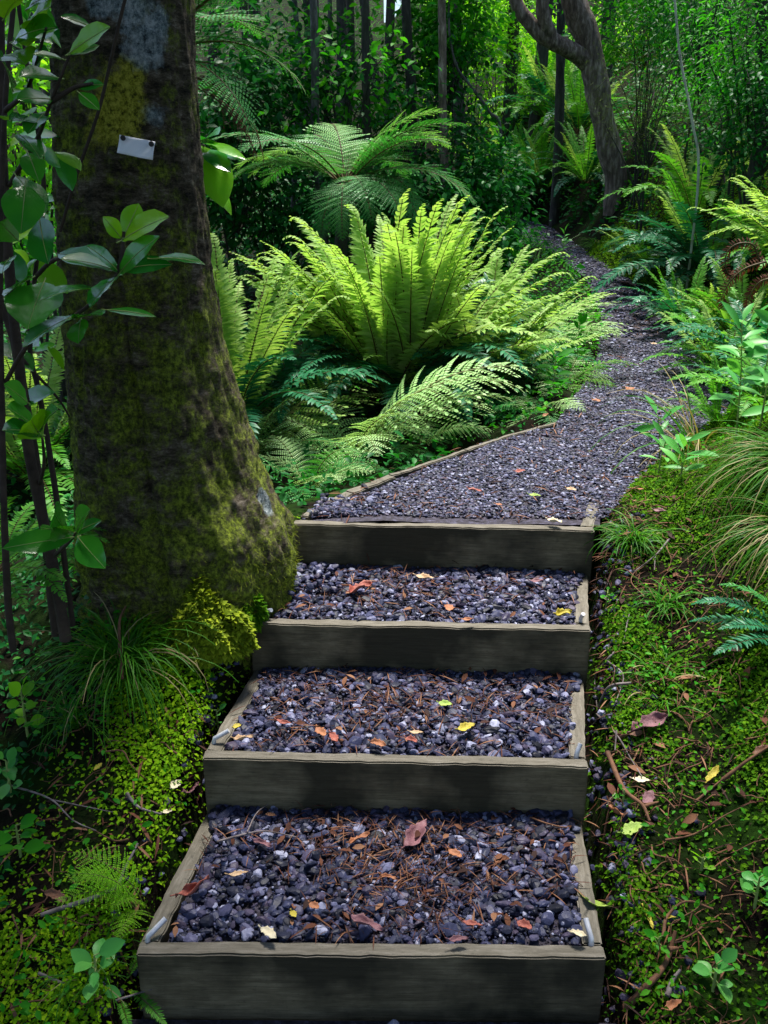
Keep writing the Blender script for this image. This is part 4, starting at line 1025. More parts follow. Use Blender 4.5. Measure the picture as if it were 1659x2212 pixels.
# far forest on the rising ground
def forest():
    mb = MB(); n = 52000
    K = n//26
    x = rng.uniform(-14, 16, K); y = rng.uniform(17.5, 33, K); 
    z = hgt(x, y)+rng.random(K)**.8*np.where(y < 24, 3.6, 4.4)*np.where((x > -2.1) & (x < -1.4), .72, 1.1)
    C_ = np.stack([x, y, z], 1); P = np.repeat(C_, 26, 0)+rng.normal(0, 1, (K*26, 3))*np.array([.38, .38, .22])
    d = rng.normal(0, 1, P.shape); d[:, 2] = d[:, 2]*.4-.3
    mb.scatter(*LT['tiny'], frames(d, np.array([[0, 0, 1.0]])+rng.normal(0, .6, P.shape)), rng.uniform(.10, .2, len(P)), P)
    for q in range(70):
        x0, y0 = rng.uniform(-12, 14), rng.uniform(17, 30); z0 = float(hgt(x0, y0))
        tube(mb, curve_pts([(x0, y0, z0-.1), (x0+rng.normal(0, .2), y0, z0+3), (x0+rng.normal(0, .4), y0, z0+7)], 8), np.linspace(.14, .06, 8), 6, 1)
    o = link('far_forest', mb.mesh('far_forest', [M['leaf_mid'], M['bark_dark']])); o['kind'] = 'stuff'; o['label'] = 'mass of far green forest beyond the end of the path'; o['category'] = 'forest'
forest()

# ------------------------------------------------------------------ ground cover
def cover(name, label, n, reg, size, mat, dens, tmpl, tiltn=.55, lift=.012, seedo=0.0, cat='moss', flat=.35):
    x = rng.uniform(reg[0], reg[1], n); y = rng.uniform(reg[2], reg[3], n)
    nz = wob(x*1.7+seedo, y*1.7)*.35+wob(x*5+seedo, y*5)*.22
    keep = dens(x, y, nz); x, y, nz = x[keep], y[keep], nz[keep]; k = len(x)
    e = .03
    gx = (hgt(x+e, y)-hgt(x-e, y))/(2*e); gy = (hgt(x, y+e)-hgt(x, y-e))/(2*e)
    N_ = np.stack([-gx, -gy, np.ones(k)], 1); N_ /= np.linalg.norm(N_, axis=1, keepdims=True)
    hh = np.abs(rng.normal(0, lift, k))*(1+np.clip(nz, -1, 2))+.035*np.clip(nz, 0, .8)*min(1, lift/.012)
    P = np.stack([x, y, hgt(x, y)+hh], 1)
    d = rng.normal(0, 1, (k, 3)); d[:, 2] = rng.normal(.0, flat, k); d += N_*rng.normal(.15, .3, k)[:, None]
    d[:, 0] -= gx*.3; d[:, 1] -= .45
    mb = MB(); mb.scatter(*tmpl, frames(d, N_+rng.normal(0, tiltn, (k, 3))*.6), size[0]+(size[1]-size[0])*rng.random(k)**1.5, P)
    o = link(name, mb.mesh(name, M[mat])); o['kind'] = 'stuff'; o['label'] = label; o['category'] = cat
    return o
def outside(x, y, m=.01): return np.maximum(x-xR(y), xL(y)-x)-m
LTM = leaf_t(2, .34, .35, .3, .55)
cover('moss', 'bright leafy moss carpeting the bank left of the steps', 120000, (-1.7, -.3, 1.2, 3.4), (.007, .019), 'moss',
      lambda x, y, nz: (outside(x, y) > np.abs(rng.normal(0, .05, len(x)))) & (rng.random(len(x)) < .12+.95*sstep(-.3, .2, nz)) & (x > xL(y)-.62-.2*nz) & (x < .3) & ((x-TREE_X)**2+(y-TREE_Y)**2 > .08), LTM)
cover('moss', 'dark leafy moss and liverwort on the bank right of the steps', 330000, (.45, 2.4, 1.2, 4.6), (.006, .019), 'moss_dark',
      lambda x, y, nz: (x > xR(y)+.01+np.where(y > 3.4, -1, 1)*np.abs(rng.normal(0, .045, len(x)))*np.where(y > 3.4, 1, 1.4)) & (rng.random(len(x)) < .12+.88*sstep(-.3, .12, nz+.6*sstep(.3, .8, x-xR(y))-.22*(1-sstep(0, .22, x-xR(y)))*(y < 3.0)+.25*(y > 3.0)*(y < 3.9))), LTM, seedo=3.0)
cover('moss', 'moss on the steep bank right of the far path', 150000, (1.3, 4.2, 4.2, 11.5), (.012, .030), 'moss',
      lambda x, y, nz: (x > xR(y)-.05*rng.random(len(x))) & (x < xR(y)+1.1) & (rng.random(len(x)) < .45+.6*sstep(-.4, .3, nz)), LTM, lift=.02, seedo=5.0)
cover('undergrowth', 'low leafy undergrowth on the floor under the ferns left of the path', 26000, (-3.4, 2.0, 3.35, 9.5), (.025, .06), 'leaf_dark',
      lambda x, y, nz: (x < xL(y)-.10) & (rng.random(len(x)) < .25+.75*sstep(-.3, .4, nz)), LT['broad'], lift=.05, seedo=8., cat='undergrowth')
cover('undergrowth', 'mixed leafy undergrowth covering the upper right bank', 42000, (1.9, 7.5, 4.6, 15), (.025, .065), 'leaf_mid',
      lambda x, y, nz: (x > xR(y)+.38+.25*(y < 8)) & (rng.random(len(x)) < .15+.85*sstep(-.3, .5, nz)), LT['broad'], lift=.10, seedo=11., cat='undergrowth')
cover('undergrowth', 'leafy undergrowth covering the ground beyond the path end', 42000, (-6, 6, 9, 19), (.05, .11), 'leaf_dark',
      lambda x, y, nz: (outside(x, y) > .1) & (rng.random(len(x)) < .2+.8*sstep(-.3, .5, nz)), LT['broad'], lift=.16, seedo=14., cat='undergrowth')
cover('undergrowth', 'small round-leaved weeds among the moss right of the steps', 5200, (.5, 2.4, 1.2, 4.6), (.012, .026), 'leaf_mid',
      lambda x, y, nz: (x > xR(y)+.05) & (rng.random(len(x)) < sstep(.1, .6, nz)*.7+.01), LT['broad'], lift=.03, seedo=20., cat='weeds')
cover('undergrowth', 'small weeds among the moss left of the steps', 3600, (-1.7, -.3, 1.2, 3.0), (.016, .034), 'leaf_mid',
      lambda x, y, nz: (x < xL(y)-.05) & (rng.random(len(x)) < sstep(-.1, .6, nz)*.6+.04), LT['broad'], lift=.03, seedo=23., cat='weeds')

cover('undergrowth', 'small-leaved undergrowth along the left edge of the far path', 26000, (-1.2, 2.3, 4.9, 13), (.02, .05), 'leaf_mid',
      lambda x, y, nz: (x < xL(y)+.05*rng.random(len(x))) & (rng.random(len(x)) < np.exp(-(xL(y)-x)*1.2)*(.5+.5*sstep(-.4, .3, nz))), LT['broad'], lift=.07, seedo=28., cat='undergrowth')
cover('undergrowth', 'shaded dark weeds on the ground at the far left', 16000, (-2.6, -.6, 1.2, 4.2), (.014, .045), 'leaf_dark',
      lambda x, y, nz: (x < xL(y)-.45-.2*nz) & (rng.random(len(x)) < .25+.7*sstep(-.3, .3, nz)), LT['broad'], lift=.04, seedo=31., cat='weeds')
# needles, rootlets and bits of bark
def litter():
    mb = MB()
    def bits(n, x, y, z, l0, l1, w_):
        lt = leaf_t(3, w_, .25, .2, .5); k = len(x)
        d = rng.normal(0, 1, (k, 3)); d[:, 2] = rng.normal(0, .16, k)
        mb.scatter(*lt, frames(d, np.array([[0, 0, 1.0]])+rng.normal(0, .3, (k, 3))), rng.uniform(l0, l1, k), np.stack([x, y, z], 1))
    for k in range(3):
        n = [1200, 560, 320][k]
        s = rng.uniform(.05, .95, n); v = rng.uniform(.12, .98, n)
        cl = rng.normal(0, .15, n)
        P = np.array([tread_xy(a, k, b) for a, b in zip(s, v)])
        kk = (wob(P[:, 0]*3+k, P[:, 1]*3) > -.5)
        P = P[kk]; v = v[kk]
        bits(n, P[:, 0], P[:, 1], STEP_Z[k]-.004+.022*v+rng.uniform(0, .012, len(v)), .02, .07, .028)
        n = [70, 60, 45][k]; s = rng.uniform(.06, .94, n); v = rng.uniform(.13, .98, n); P = np.array([tread_xy(a, k, b) for a, b in zip(s, v)])
        bits(n, P[:, 0], P[:, 1], STEP_Z[k]+.002+.022*v+rng.uniform(0, .008, n), .018, .042, .22)
        n = 260; s = np.clip(rng.normal(.5, .25, n), .06, .94); v = np.clip(rng.normal(.65, .16, n), .15, .97); P = np.array([tread_xy(a, k, b) for a, b in zip(s, v)])
        bits(n, P[:, 0], P[:, 1], STEP_Z[k]-.002+.022*v+rng.uniform(0, .012, n), .02, .07, .028)
    n = 1500; y = 3.25+rng.random(n)**1.5*6; s = rng.random(n); x = xL(y)+(xR(y)-xL(y))*s
    bits(n, x, y, zb(y)+.006+rng.uniform(0, .010, n), .02, .08, .035)
    n = 2600; y = rng.uniform(1.3, 4.6, n); x = xR(y)+.02+np.abs(rng.normal(0, .28, n)); bits(n, x, y, hgt(x, y)+rng.uniform(.0, .022, n), .02, .08, .03)
    n = 700; y = rng.uniform(1.3, 3.2, n); x = xL(y)-.02-np.abs(rng.normal(0, .3, n)); bits(n, x, y, hgt(x, y)+rng.uniform(.0, .018, n), .03, .08, .06)
    n = 260; y = rng.uniform(1.4, 4.4, n); x = xR(y)+.03+np.abs(rng.normal(0, .40, n)); bits(n//2, x[:n//2], y[:n//2], (hgt(x, y)+rng.uniform(.005, .03, n))[:n//2], .03, .06, .2)
    o = link('leaf_litter', mb.mesh('leaf_litter', M['litter'])); o['kind'] = 'stuff'; o['label'] = 'reddish brown needles and rotted bits on gravel and soil'; o['category'] = 'litter'
litter()

def rootlets():
    mb = MB()
    for q in range(420):
        right = rng.random() < .75
        y = rng.uniform(1.25, 4.2 if right else 3.1); x = xR(y)+.03+abs(rng.normal(0, .38)) if right else xL(y)-.03-abs(rng.normal(0, .3))
        a = rng.uniform(0, 2*PI); L_ = rng.uniform(.06, .30); pts = []
        for i in range(6):
            pts.append((x, y, float(hgt(x, y))+rng.uniform(.004, .03))); a += rng.normal(0, .45); x += math.cos(a)*L_/5; y += math.sin(a)*L_/5*.7
        tube(mb, curve_pts(pts, 15), np.linspace(rng.uniform(.0012, .0032), .0006, len(curve_pts(pts, 15))), 5, cap=False)
    o = link('rootlets', mb.mesh('rootlets', M['twig_brown'])); o['kind'] = 'stuff'; o['label'] = 'tangle of thin brown rootlets and stems over the banks beside the steps'; o['category'] = 'rootlets'
rootlets()

# ------------------------------------------------------------------ grass tussocks
def tussock(label, base, n, L0, L1, droop, az0=0, azs=180, dry=.12, w_=.004, tilt=(10, 60), group='grass tussocks beside the steps', name='grass_tussock', seg=8):
    mb = MB(); V = []; 
    for q in range(n):
        L_ = rng.uniform(L0, L1); az = R_(az0+rng.uniform(-azs, azs)); a = R_(rng.uniform(*tilt)); dr = droop*rng.uniform(.6, 1.3)
        p = np.array([rng.normal(0, .02), rng.normal(0, .02), -.01]); pts = [p]
        tw = rng.normal(0, .25)
        for i in range(seg):
            aa = min(a+dr*((i+1)/seg)**1.4, R_(168)); az_ = az+tw*i/seg
            p = p+np.array([math.sin(aa)*math.cos(az_), math.sin(aa)*math.sin(az_), math.cos(aa)])*L_/seg; pts.append(p)
        pts = np.array(pts); sd_ = np.array([-math.sin(az), math.cos(az), rng.normal(0, .3)]); wd = w_*rng.uniform(.6, 1.2)*np.linspace(1, .12, seg+1)**.6
        vv = np.concatenate([pts-sd_*wd[:, None], pts+sd_*wd[:, None]])
        f = [(i, i+seg+1, i+seg+2, i+1) for i in range(seg)]
        mb.add(vv, f, 1 if rng.random() < dry else 0)
    return thing(name, label, 'grass', base, group, mb.mesh('grass_tussock', [M['grass'], M['grass_dry']]))
tussock('big drooping grass tussock below the mossy trunk on the left', gp(268, 1465)+np.array([0, 0, .03]), 300, .20, .40, 2.1, 200, 160, .10, .0028, (5, 60))
tussock('small upright grass tuft at the foot of the moss mound', gp(400, 1400), 60, .14, .26, 1.5, -60, 180, .12, .0026, (5, 40))
tussock('large shaggy grass tussock hanging from the right edge above the steps', at(1745, 1035, 3.2), 560, .34, .60, 2.3, 205, 70, .12, .0024, (25, 85))
tussock('second shaggy grass clump below the large one at the right edge', at(1740, 1160, 2.9), 320, .26, .5, 2.2, 205, 70, .30, .0024, (35, 88))
tussock('grass tuft at the right end of the top step', gp(1365, 1170), 150, .10, .22, 1.9, 230, 150, .06, .0024, (10, 60))
tussock('fine grass tuft on the moss right of the third step', gp(1440, 1310), 80, .10, .2, 1.7, 180, 180, .05, .0026, (10, 60))
tussock('little bright grass tuft right of the second step', gp(1425, 1465), 34, .08, .17, 1.5, 120, 180, .04, .0036, (8, 50))
tussock('flat little grass tuft beside the pink leaf', gp(1425, 1505), 34, .06, .12, 1.2, 220, 140, .05, .0034, (40, 75))
tussock('dry bladed sedge leaning over the right edge of the landing', gp(1500, 975), 44, .35, .7, 1.5, 175, 90, .6, .0048, (20, 65))
tussock('thin grass wisps in the bottom left corner', gp(190, 2110), 70, .08, .2, 1.6, 0, 180, .1, .002, (5, 60))
tussock('thin grass wisps at the left edge of the photo above the weeds', gp(170, 1560), 70, .12, .26, 1.8, 0, 180, .1, .002, (5, 60))
tussock('long dark grass blades crossing the far path', gp(1150, 600), 14, .4, .75, 1.0, 20, 70, .1, .008, (10, 45))
tussock('fine soft grass on the mossy cut above the far path', gp(1290, 535), 260, .12, .26, 1.6, 200, 120, .05, .004, (10, 60))

# moss mound beside the steps
def mound(label, base, r, h, n, mat='moss'):
    mb = MB(); u = rng.normal(0, 1, (n, 3)); u[:, 2] = np.abs(u[:, 2]); u /= np.linalg.norm(u, axis=1, keepdims=True)
    k = 1+.18*wob(u[:, 0]*3, u[:, 1]*3+u[:, 2]*2)
    P = u*np.array([r, r*.9, h])*k[:, None]
    d = u*.8+rng.normal(0, .5, (n, 3))+np.array([0, 0, -.35])
    mb.scatter(*LTM, frames(d, u*.6+np.array([0, 0, 1.0])+rng.normal(0, .3, (n, 3))), rng.uniform(.013, .028, n), P)
    # dark core
    v, f = ico(3); mb.add(v*2*np.array([r*.9, r*.8, h*.9])*np.where(v[:, 2:] < 0, .5, 1), f, 1)
    return thing('moss_mound', label, 'moss', base, 'moss mounds at the tree foot', mb.mesh('moss_mound', [M[mat], M['soil']]))
mound('rounded yellow-green moss mound against the foot of the mossy tree', gp(450, 1395), .115, .165, 5600, 'moss_trunk')
mound('darker moss mound between the tree root and the third step', gp(515, 1345), .07, .13, 3000, 'moss_dark')

# ------------------------------------------------------------------ leafy herbs and the glossy shrub
def leaf_at(mb, b, t, wd, nrm, m=0, droop=.12, fold=.25, seg=7, peak=.5, wave=.02, rib=None):
    """one leaf from point b to point t"""
    d = t-b; L_ = np.linalg.norm(d)
    tv, tf = leaf_t(seg, wd, droop, fold, peak, wave)
    tv = tv.copy(); tv[:, 2] += droop*tv[:, 1]
    Fm = frames(d[None], np.asarray(nrm, float)[None])
    mb.scatter(tv, tf, Fm, np.array([L_]), b[None], m)
    if rib is not None:
        c_ = tv[1::3]*L_; c_ = c_+np.array([0, 0, .0004]); c_ = np.einsum('ij,nj->ni', Fm[0], c_)+b
        tube(mb, c_, np.linspace(.0015, .0004, len(c_)), 4, rib, cap=False)

def herb(name, label, base, h, nl, ll, wd, mat='herb', stem='stem_green', group='leafy seedlings', lean=(0, 0), cat='seedling', spread=.9):
    root = thing(name, label, cat, base, group); ms = MB(); ml = MB()
    P = curve_pts([np.zeros(3)-np.array([0, 0, .02]), np.array([lean[0]*.4, lean[1]*.4, h*.55]), np.array([lean[0], lean[1], h])], 14)
    tube(ms, P, np.linspace(.0045, .002, len(P)), 6)
    for q in range(nl):
        t = .25+.75*(q+1)/nl; p = P[min(len(P)-1, int(t*(len(P)-1)))]
        az = q*2.4+rng.normal(0, .4); el = rng.uniform(-.25, .7) if t < .9 else rng.uniform(.3, 1.1)
        d = np.array([math.cos(az)*math.cos(el)*spread, math.sin(az)*math.cos(el)*spread, math.sin(el)]); d /= np.linalg.norm(d)
        l = ll*rng.uniform(.7, 1.15)
        leaf_at(ml, p+d*.012, p+d*l, wd, np.array([0, -.35, 1])+rng.normal(0, .3, 3), 0, rng.uniform(.05, .3))
        tube(ms, [p, p+d*.015], [.002, .0015], 4, cap=False)
    link('stem', ms.mesh('stem', M[stem]), root); link('foliage', ml.mesh('foliage', M[mat]), root)
    return root
herb('lance_leaf_seedling', 'tall lance-leaved seedling leaning in from the right bank at the landing', gp(1590, 955), .50, 20, .14, .16, 'herb', lean=(-.06, -.05))
herb('lance_leaf_seedling', 'pale lance-leaved seedling behind the sedge blades', gp(1640, 930), .46, 20, .13, .18, 'herb', lean=(.0, -.05))
herb('lance_leaf_seedling', 'small seedling with pointed leaf tip standing on the landing edge', gp(1425, 1000), .22, 7, .13, .15, 'herb', lean=(-.03, 0))
herb('lance_leaf_seedling', 'low lance-leaved seedling beside the landing gravel', gp(1420, 1030), .16, 7, .12, .13, 'herb', lean=(.02, 0))
herb('lance_leaf_seedling', 'bluish seedling nearest the right edge above the grass', gp(1640, 900), .46, 20, .12, .2, 'herb')
herb('lance_leaf_seedling', 'yellow-green seedling in front of the small pale fern', gp(1565, 800), .28, 12, .15, .2, 'leaf_lime')
herb('lance_leaf_seedling', 'broad-leaved seedling with pale leaves under the small upright fern', gp(1615, 830), .34, 16, .13, .2, 'herb')
herb('lance_leaf_seedling', 'slender seedling at the right edge level with the path bend', gp(1630, 760), .34, 16, .12, .2, 'leaf_mid')
herb('lance_leaf_seedling', 'short seedling with drooping leaves in front of the sedge', gp(1470, 1040), .16, 9, .13, .15, 'herb')
herb('leafy_weed', 'leafy light green weed at the path edge below the arching frond', gp(1195, 860), .26, 15, .11, .2, 'leaf_mid', group='weeds by the path')
herb('leafy_weed', 'leafy green weed leaning onto the gravel near the path bend', gp(1245, 790), .28, 15, .10, .2, 'leaf_mid', group='weeds by the path')
herb('leafy_weed', 'grey-green weed on the far path edge below the mossy cut', gp(1215, 570), .35, 14, .10, .28, 'herb', group='weeds by the path')
GWL = 'broadleaf weeds at the lower left'
herb('leafy_weed', 'bright round-leaved weed at the left edge halfway down', gp(60, 1590), .16, 9, .065, .36, 'leaf_lime', group=GWL)
herb('leafy_weed', 'pale wavy-leaved weed at the left edge beside the moss', gp(25, 1720), .12, 8, .075, .3, 'herb', group=GWL)
herb('leafy_weed', 'dull green weed low at the left edge', gp(45, 1850), .10, 9, .07, .3, 'leaf_mid', group=GWL)
herb('leafy_weed', 'broad-leaved weed left of the lowest riser board', gp(215, 2150), .12, 9, .075, .28, 'herb', group=GWL)
herb('leafy_weed', 'small weed at the left end of the second step', gp(470, 1570), .06, 5, .045, .32, 'herb', group=GWL)
GWR = 'broadleaf weeds right of the steps'
herb('leafy_weed', 'blue-green round-leaved weed in the lower right corner', gp(1540, 2140), .08, 9, .055, .36, 'herb', group=GWR)
herb('leafy_weed', 'green clover-like weed at the right edge above the corner', gp(1630, 1960), .09, 9, .06, .36, 'herb', group=GWR)
herb('leafy_weed', 'tiny round-leaved weed touching the right end of the third step', gp(1310, 1310), .05, 7, .035, .42, 'leaf_mid', group=GWR)
herb('leafy_weed', 'star-shaped little weed on the dark soil at lower right', gp(1515, 1880), .04, 6, .04, .3, 'leaf_lime', group=GWR)
herb('leafy_weed', 'small weed between twigs right of the second step board', gp(1345, 1740), .05, 8, .035, .4, 'leaf_mid', group=GWR)
herb('leafy_weed', 'small weed right of the lowest step pin', gp(1420, 2060), .05, 6, .04, .3, 'leaf_mid', group=GWR)

def glossy_shrub():
    root = thing('glossy_shrub', 'glossy large-leaved shrub with several dark stems at the left edge before the trunk', 'shrub', ground_at(90, 2.35))
    o0 = ground_at(90, 2.35)
    stems = [[(135, 1330, 2.45), (95, 1130, 2.4), (60, 960, 2.35), (42, 800, 2.3), (18, 560, 2.3), (5, 300, 2.3), (0, 0, 2.3), (-5, -200, 2.3)],
             [(115, 1320, 2.5), (85, 1050, 2.45), (35, 760, 2.4), (-10, 600, 2.4), (-40, 300, 2.4)],
             [(150, 1300, 2.55), (120, 1060, 2.5), (85, 850, 2.5), (65, 760, 2.5), (75, 600, 2.5), (95, 400, 2.45), (60, 150, 2.4), (30, -60, 2.4)],
             [(20, 1350, 2.3), (10, 1150, 2.25), (4, 900, 2.25), (0, 600, 2.2), (10, 240, 2.2), (40, -100, 2.2)]]
    for s, r in zip(stems, (.017, .014, .009, .010)):
        P = curve_pts([at(*q) for q in s], 30)-o0; P[0, 2] -= .08
        mb = MB(); tube(mb, P, np.linspace(r, r*.5, len(P)), 9, lump=.08); link('stem', mb.mesh('stem', M['stem']), root)
    br = [[(10, 830, 2.25), (70, 730, 2.15), (150, 690, 2.05), (215, 640, 2.0), (255, 590, 1.98), (300, 570, 1.97)],
          [(255, 590, 1.98), (265, 540, 1.98), (268, 500, 1.98)], [(75, 600, 2.45), (120, 560, 2.3), (190, 560, 2.1), (255, 590, 1.98)],
          [(20, 400, 2.3), (80, 300, 2.1), (110, 220, 2.0), (150, 120, 1.97)], [(110, 220, 2.0), (160, 190, 1.98), (200, 180, 1.95)],
          [(35, 760, 2.38), (70, 800, 2.4), (125, 860, 2.5), (150, 900, 2.55)], [(85, 1050, 2.4), (95, 1000, 2.2), (90, 930, 2.1)],
          [(118, 1200, 2.4), (150, 1170, 2.15), (165, 1150, 2.1)], [(10, 240, 2.2), (60, 190, 2.1), (100, 60, 2.0)]]
    mb = MB()
    for b in br:
        P = curve_pts([at(*q) for q in b], 14)-o0; tube(mb, P, np.linspace(.006, .0028, len(P)), 6)
    # liana on the trunk
    P = curve_pts([at(275, -20, 2.62), at(255, 60, 2.62), at(235, 150, 2.64), at(210, 250, 2.66), at(165, 380, 2.68), at(130, 500, 2.72)], 20)-o0
    tube(mb, P, .0045, 6)
    link('branch', mb.mesh('branch', M['stem']), root)
    # leaves: base px, tip px, distance base, distance tip, width, light?
    LV = [((255, 588), (130, 560), 1.98, 1.90, .20, 0), ((258, 580), (125, 548), 1.98, 2.1, .16, 0), ((262, 585), (372, 572), 1.98, 1.93, .16, 0), ((330, 560), (443, 572), 1.95, 1.90, .14, 0),
          ((262, 520), (365, 468), 1.98, 1.95, .30, 1), ((262, 515), (222, 468), 1.98, 1.95, .30, 1), ((268, 510), (300, 440), 1.98, 2.02, .28, 1), ((258, 590), (185, 530), 1.98, 1.93, .24, 0), ((255, 595), (345, 510), 1.98, 1.92, .18, 0),
          ((258, 595), (195, 665), 1.98, 1.90, .30, 0), ((225, 625), (85, 650), 2.0, 1.9, .22, 0), ((170, 680), (52, 750), 2.05, 1.92, .22, 0), ((165, 690), (218, 682), 2.05, 1.98, .34, 0), ((175, 690), (170, 742), 2.05, 1.98, .32, 0),
          ((230, 670), (338, 685), 2.02, 1.97, .09, 0), ((95, 610), (60, 712), 2.1, 1.95, .34, 0), ((70, 600), (10, 640), 2.1, 2.0, .28, 0),
          ((55, 400), (45, 505), 2.1, 2.0, .30, 0), ((85, 470), (105, 570), 2.15, 2.05, .26, 0), ((35, 380), (95, 470), 2.15, 2.05, .2, 0), ((40, 290), (88, 345), 2.1, 2.0, .2, 0), ((60, 330), (85, 395), 2.1, 2.02, .22, 0),
          ((150, 115), (238, 58), 1.97, 1.93, .26, 1), ((150, 118), (215, 98), 1.97, 2.0, .22, 0), ((140, 130), (70, 118), 1.98, 1.93, .18, 0), ((130, 170), (40, 165), 2.0, 1.92, .24, 0), ((115, 215), (35, 215), 2.0, 1.93, .26, 0),
          ((170, 190), (225, 183), 1.98, 1.95, .18, 0), ((170, 200), (215, 238), 1.98, 1.94, .2, 0), ((90, 270), (20, 260), 2.05, 1.97, .3, 0), ((100, 240), (60, 290), 2.05, 1.97, .26, 0), ((60, 60), (110, 15), 2.1, 2.0, .3, 1),
          ((30, 90), (120, 60), 2.1, 2.0, .24, 0), ((60, 20), (118, -5), 2.1, 2.02, .2, 0), ((25, 190), (-10, 110), 2.1, 2.0, .25, 0), ((60, 100), (100, 85), 2.1, 2.0, .3, 1), ((60, 185), (105, 110), 2.1, 2.0, .28, 0),
          ((90, 940), (5, 930), 2.1, 2.0, .30, 0), ((92, 930), (125, 885), 2.1, 2.0, .2, 0), ((85, 930), (15, 880), 2.15, 2.05, .32, 0), ((92, 945), (68, 905), 2.1, 2.0, .34, 1), ((60, 870), (8, 830), 2.15, 2.08, .3, 0), ((40, 520), (0, 480), 2.15, 2.05, .3, 0),
          ((160, 1150), (90, 1145), 2.1, 2.0, .3, 0), ((160, 1160), (5, 1185), 2.1, 2.0, .18, 0), ((165, 1155), (195, 1100), 2.1, 2.02, .26, 0), ((168, 1160), (228, 1228), 2.1, 2.0, .24, 0), ((150, 1150), (118, 1105), 2.1, 2.0, .34, 0), ((165, 1150), (220, 1125), 2.1, 2.05, .16, 0),
          ((20, 560), (5, 590), 2.2, 2.1, .3, 0), ((25, 260), (60, 250), 2.15, 2.05, .34, 1), ((10, 40), (60, -10), 2.1, 2.0, .3, 1), ((15, 120), (55, 140), 2.1, 2.0, .34, 1), ((200, 60), (130, 35), 2.0, 1.97, .24, 0)]
    ml = MB()
    for b, t, yb, yt, wd, lt in LV:
        b = at(*b, yb)-o0; t = at(*t, yt)-o0
        leaf_at(ml, b, t, wd*1.05, np.array([rng.normal(0, .35), -.75+rng.normal(0, .3), .8]), lt, rng.uniform(.06, .24), .22, 8, .52, .05, 2)
        d = (b-t); tube(ml, [b+d*.10, b], [.0018, .0016], 4, 2, cap=False)
    for q in range(70):     # further leaves of the same shrub, deeper in
        px, py = rng.uniform(-40, 135), rng.uniform(-30, 1000)*rng.random()**.35; Y = rng.uniform(2.35, 2.9)
        if px > 110 and Y > 2.6: Y = 2.45
        b = at(px, py, Y)-o0; t = b+np.array([rng.normal(0, .06), rng.normal(-.02, .05), rng.normal(-.02, .04)])
        leaf_at(ml, b, t, .26, np.array([rng.normal(0, .4), -.5, 1]), int(rng.random() < .4), .15, .22, 5)
    link('foliage', ml.mesh('foliage', [M['leaf_gloss'], M['leaf_gloss_light'], M['stem_green']]), root)
    # sprig right of the trunk
    r2o = ground_at(400, 3.45); r2 = thing('glossy_shrub', 'glossy leaf sprig poking out from behind the right side of the trunk', 'shrub', r2o)
    mb = MB(); P = curve_pts([r2o, at(390, 900, 3.5), at(395, 500, 3.45), at(425, 360, 3.3), at(440, 312, 3.2)], 20)-r2o; tube(mb, P, np.linspace(.008, .003, len(P)), 6); link('stem', mb.mesh('stem', M['stem']), r2)
    ml = MB()
    for b, t, wd, lt in (((440, 310), (425, 290), .5, 0), ((436, 308), (472, 290), .34, 0), ((435, 315), (482, 448), .26, 1), ((440, 325), (498, 372), .2, 0), ((445, 310), (532, 345), .10, 1), ((480, 330), (530, 345), .12, 0), ((470, 400), (500, 465), .10, 1)):
        leaf_at(ml, at(*b, 3.2)-r2o, at(*t, 3.1)-r2o, wd*1.1, np.array([rng.normal(0, .2), -.6, .8]), lt, .15, .2, 8)
    link('foliage', ml.mesh('foliage', [M['leaf_gloss'], M['leaf_gloss_light']]), r2)
glossy_shrub()

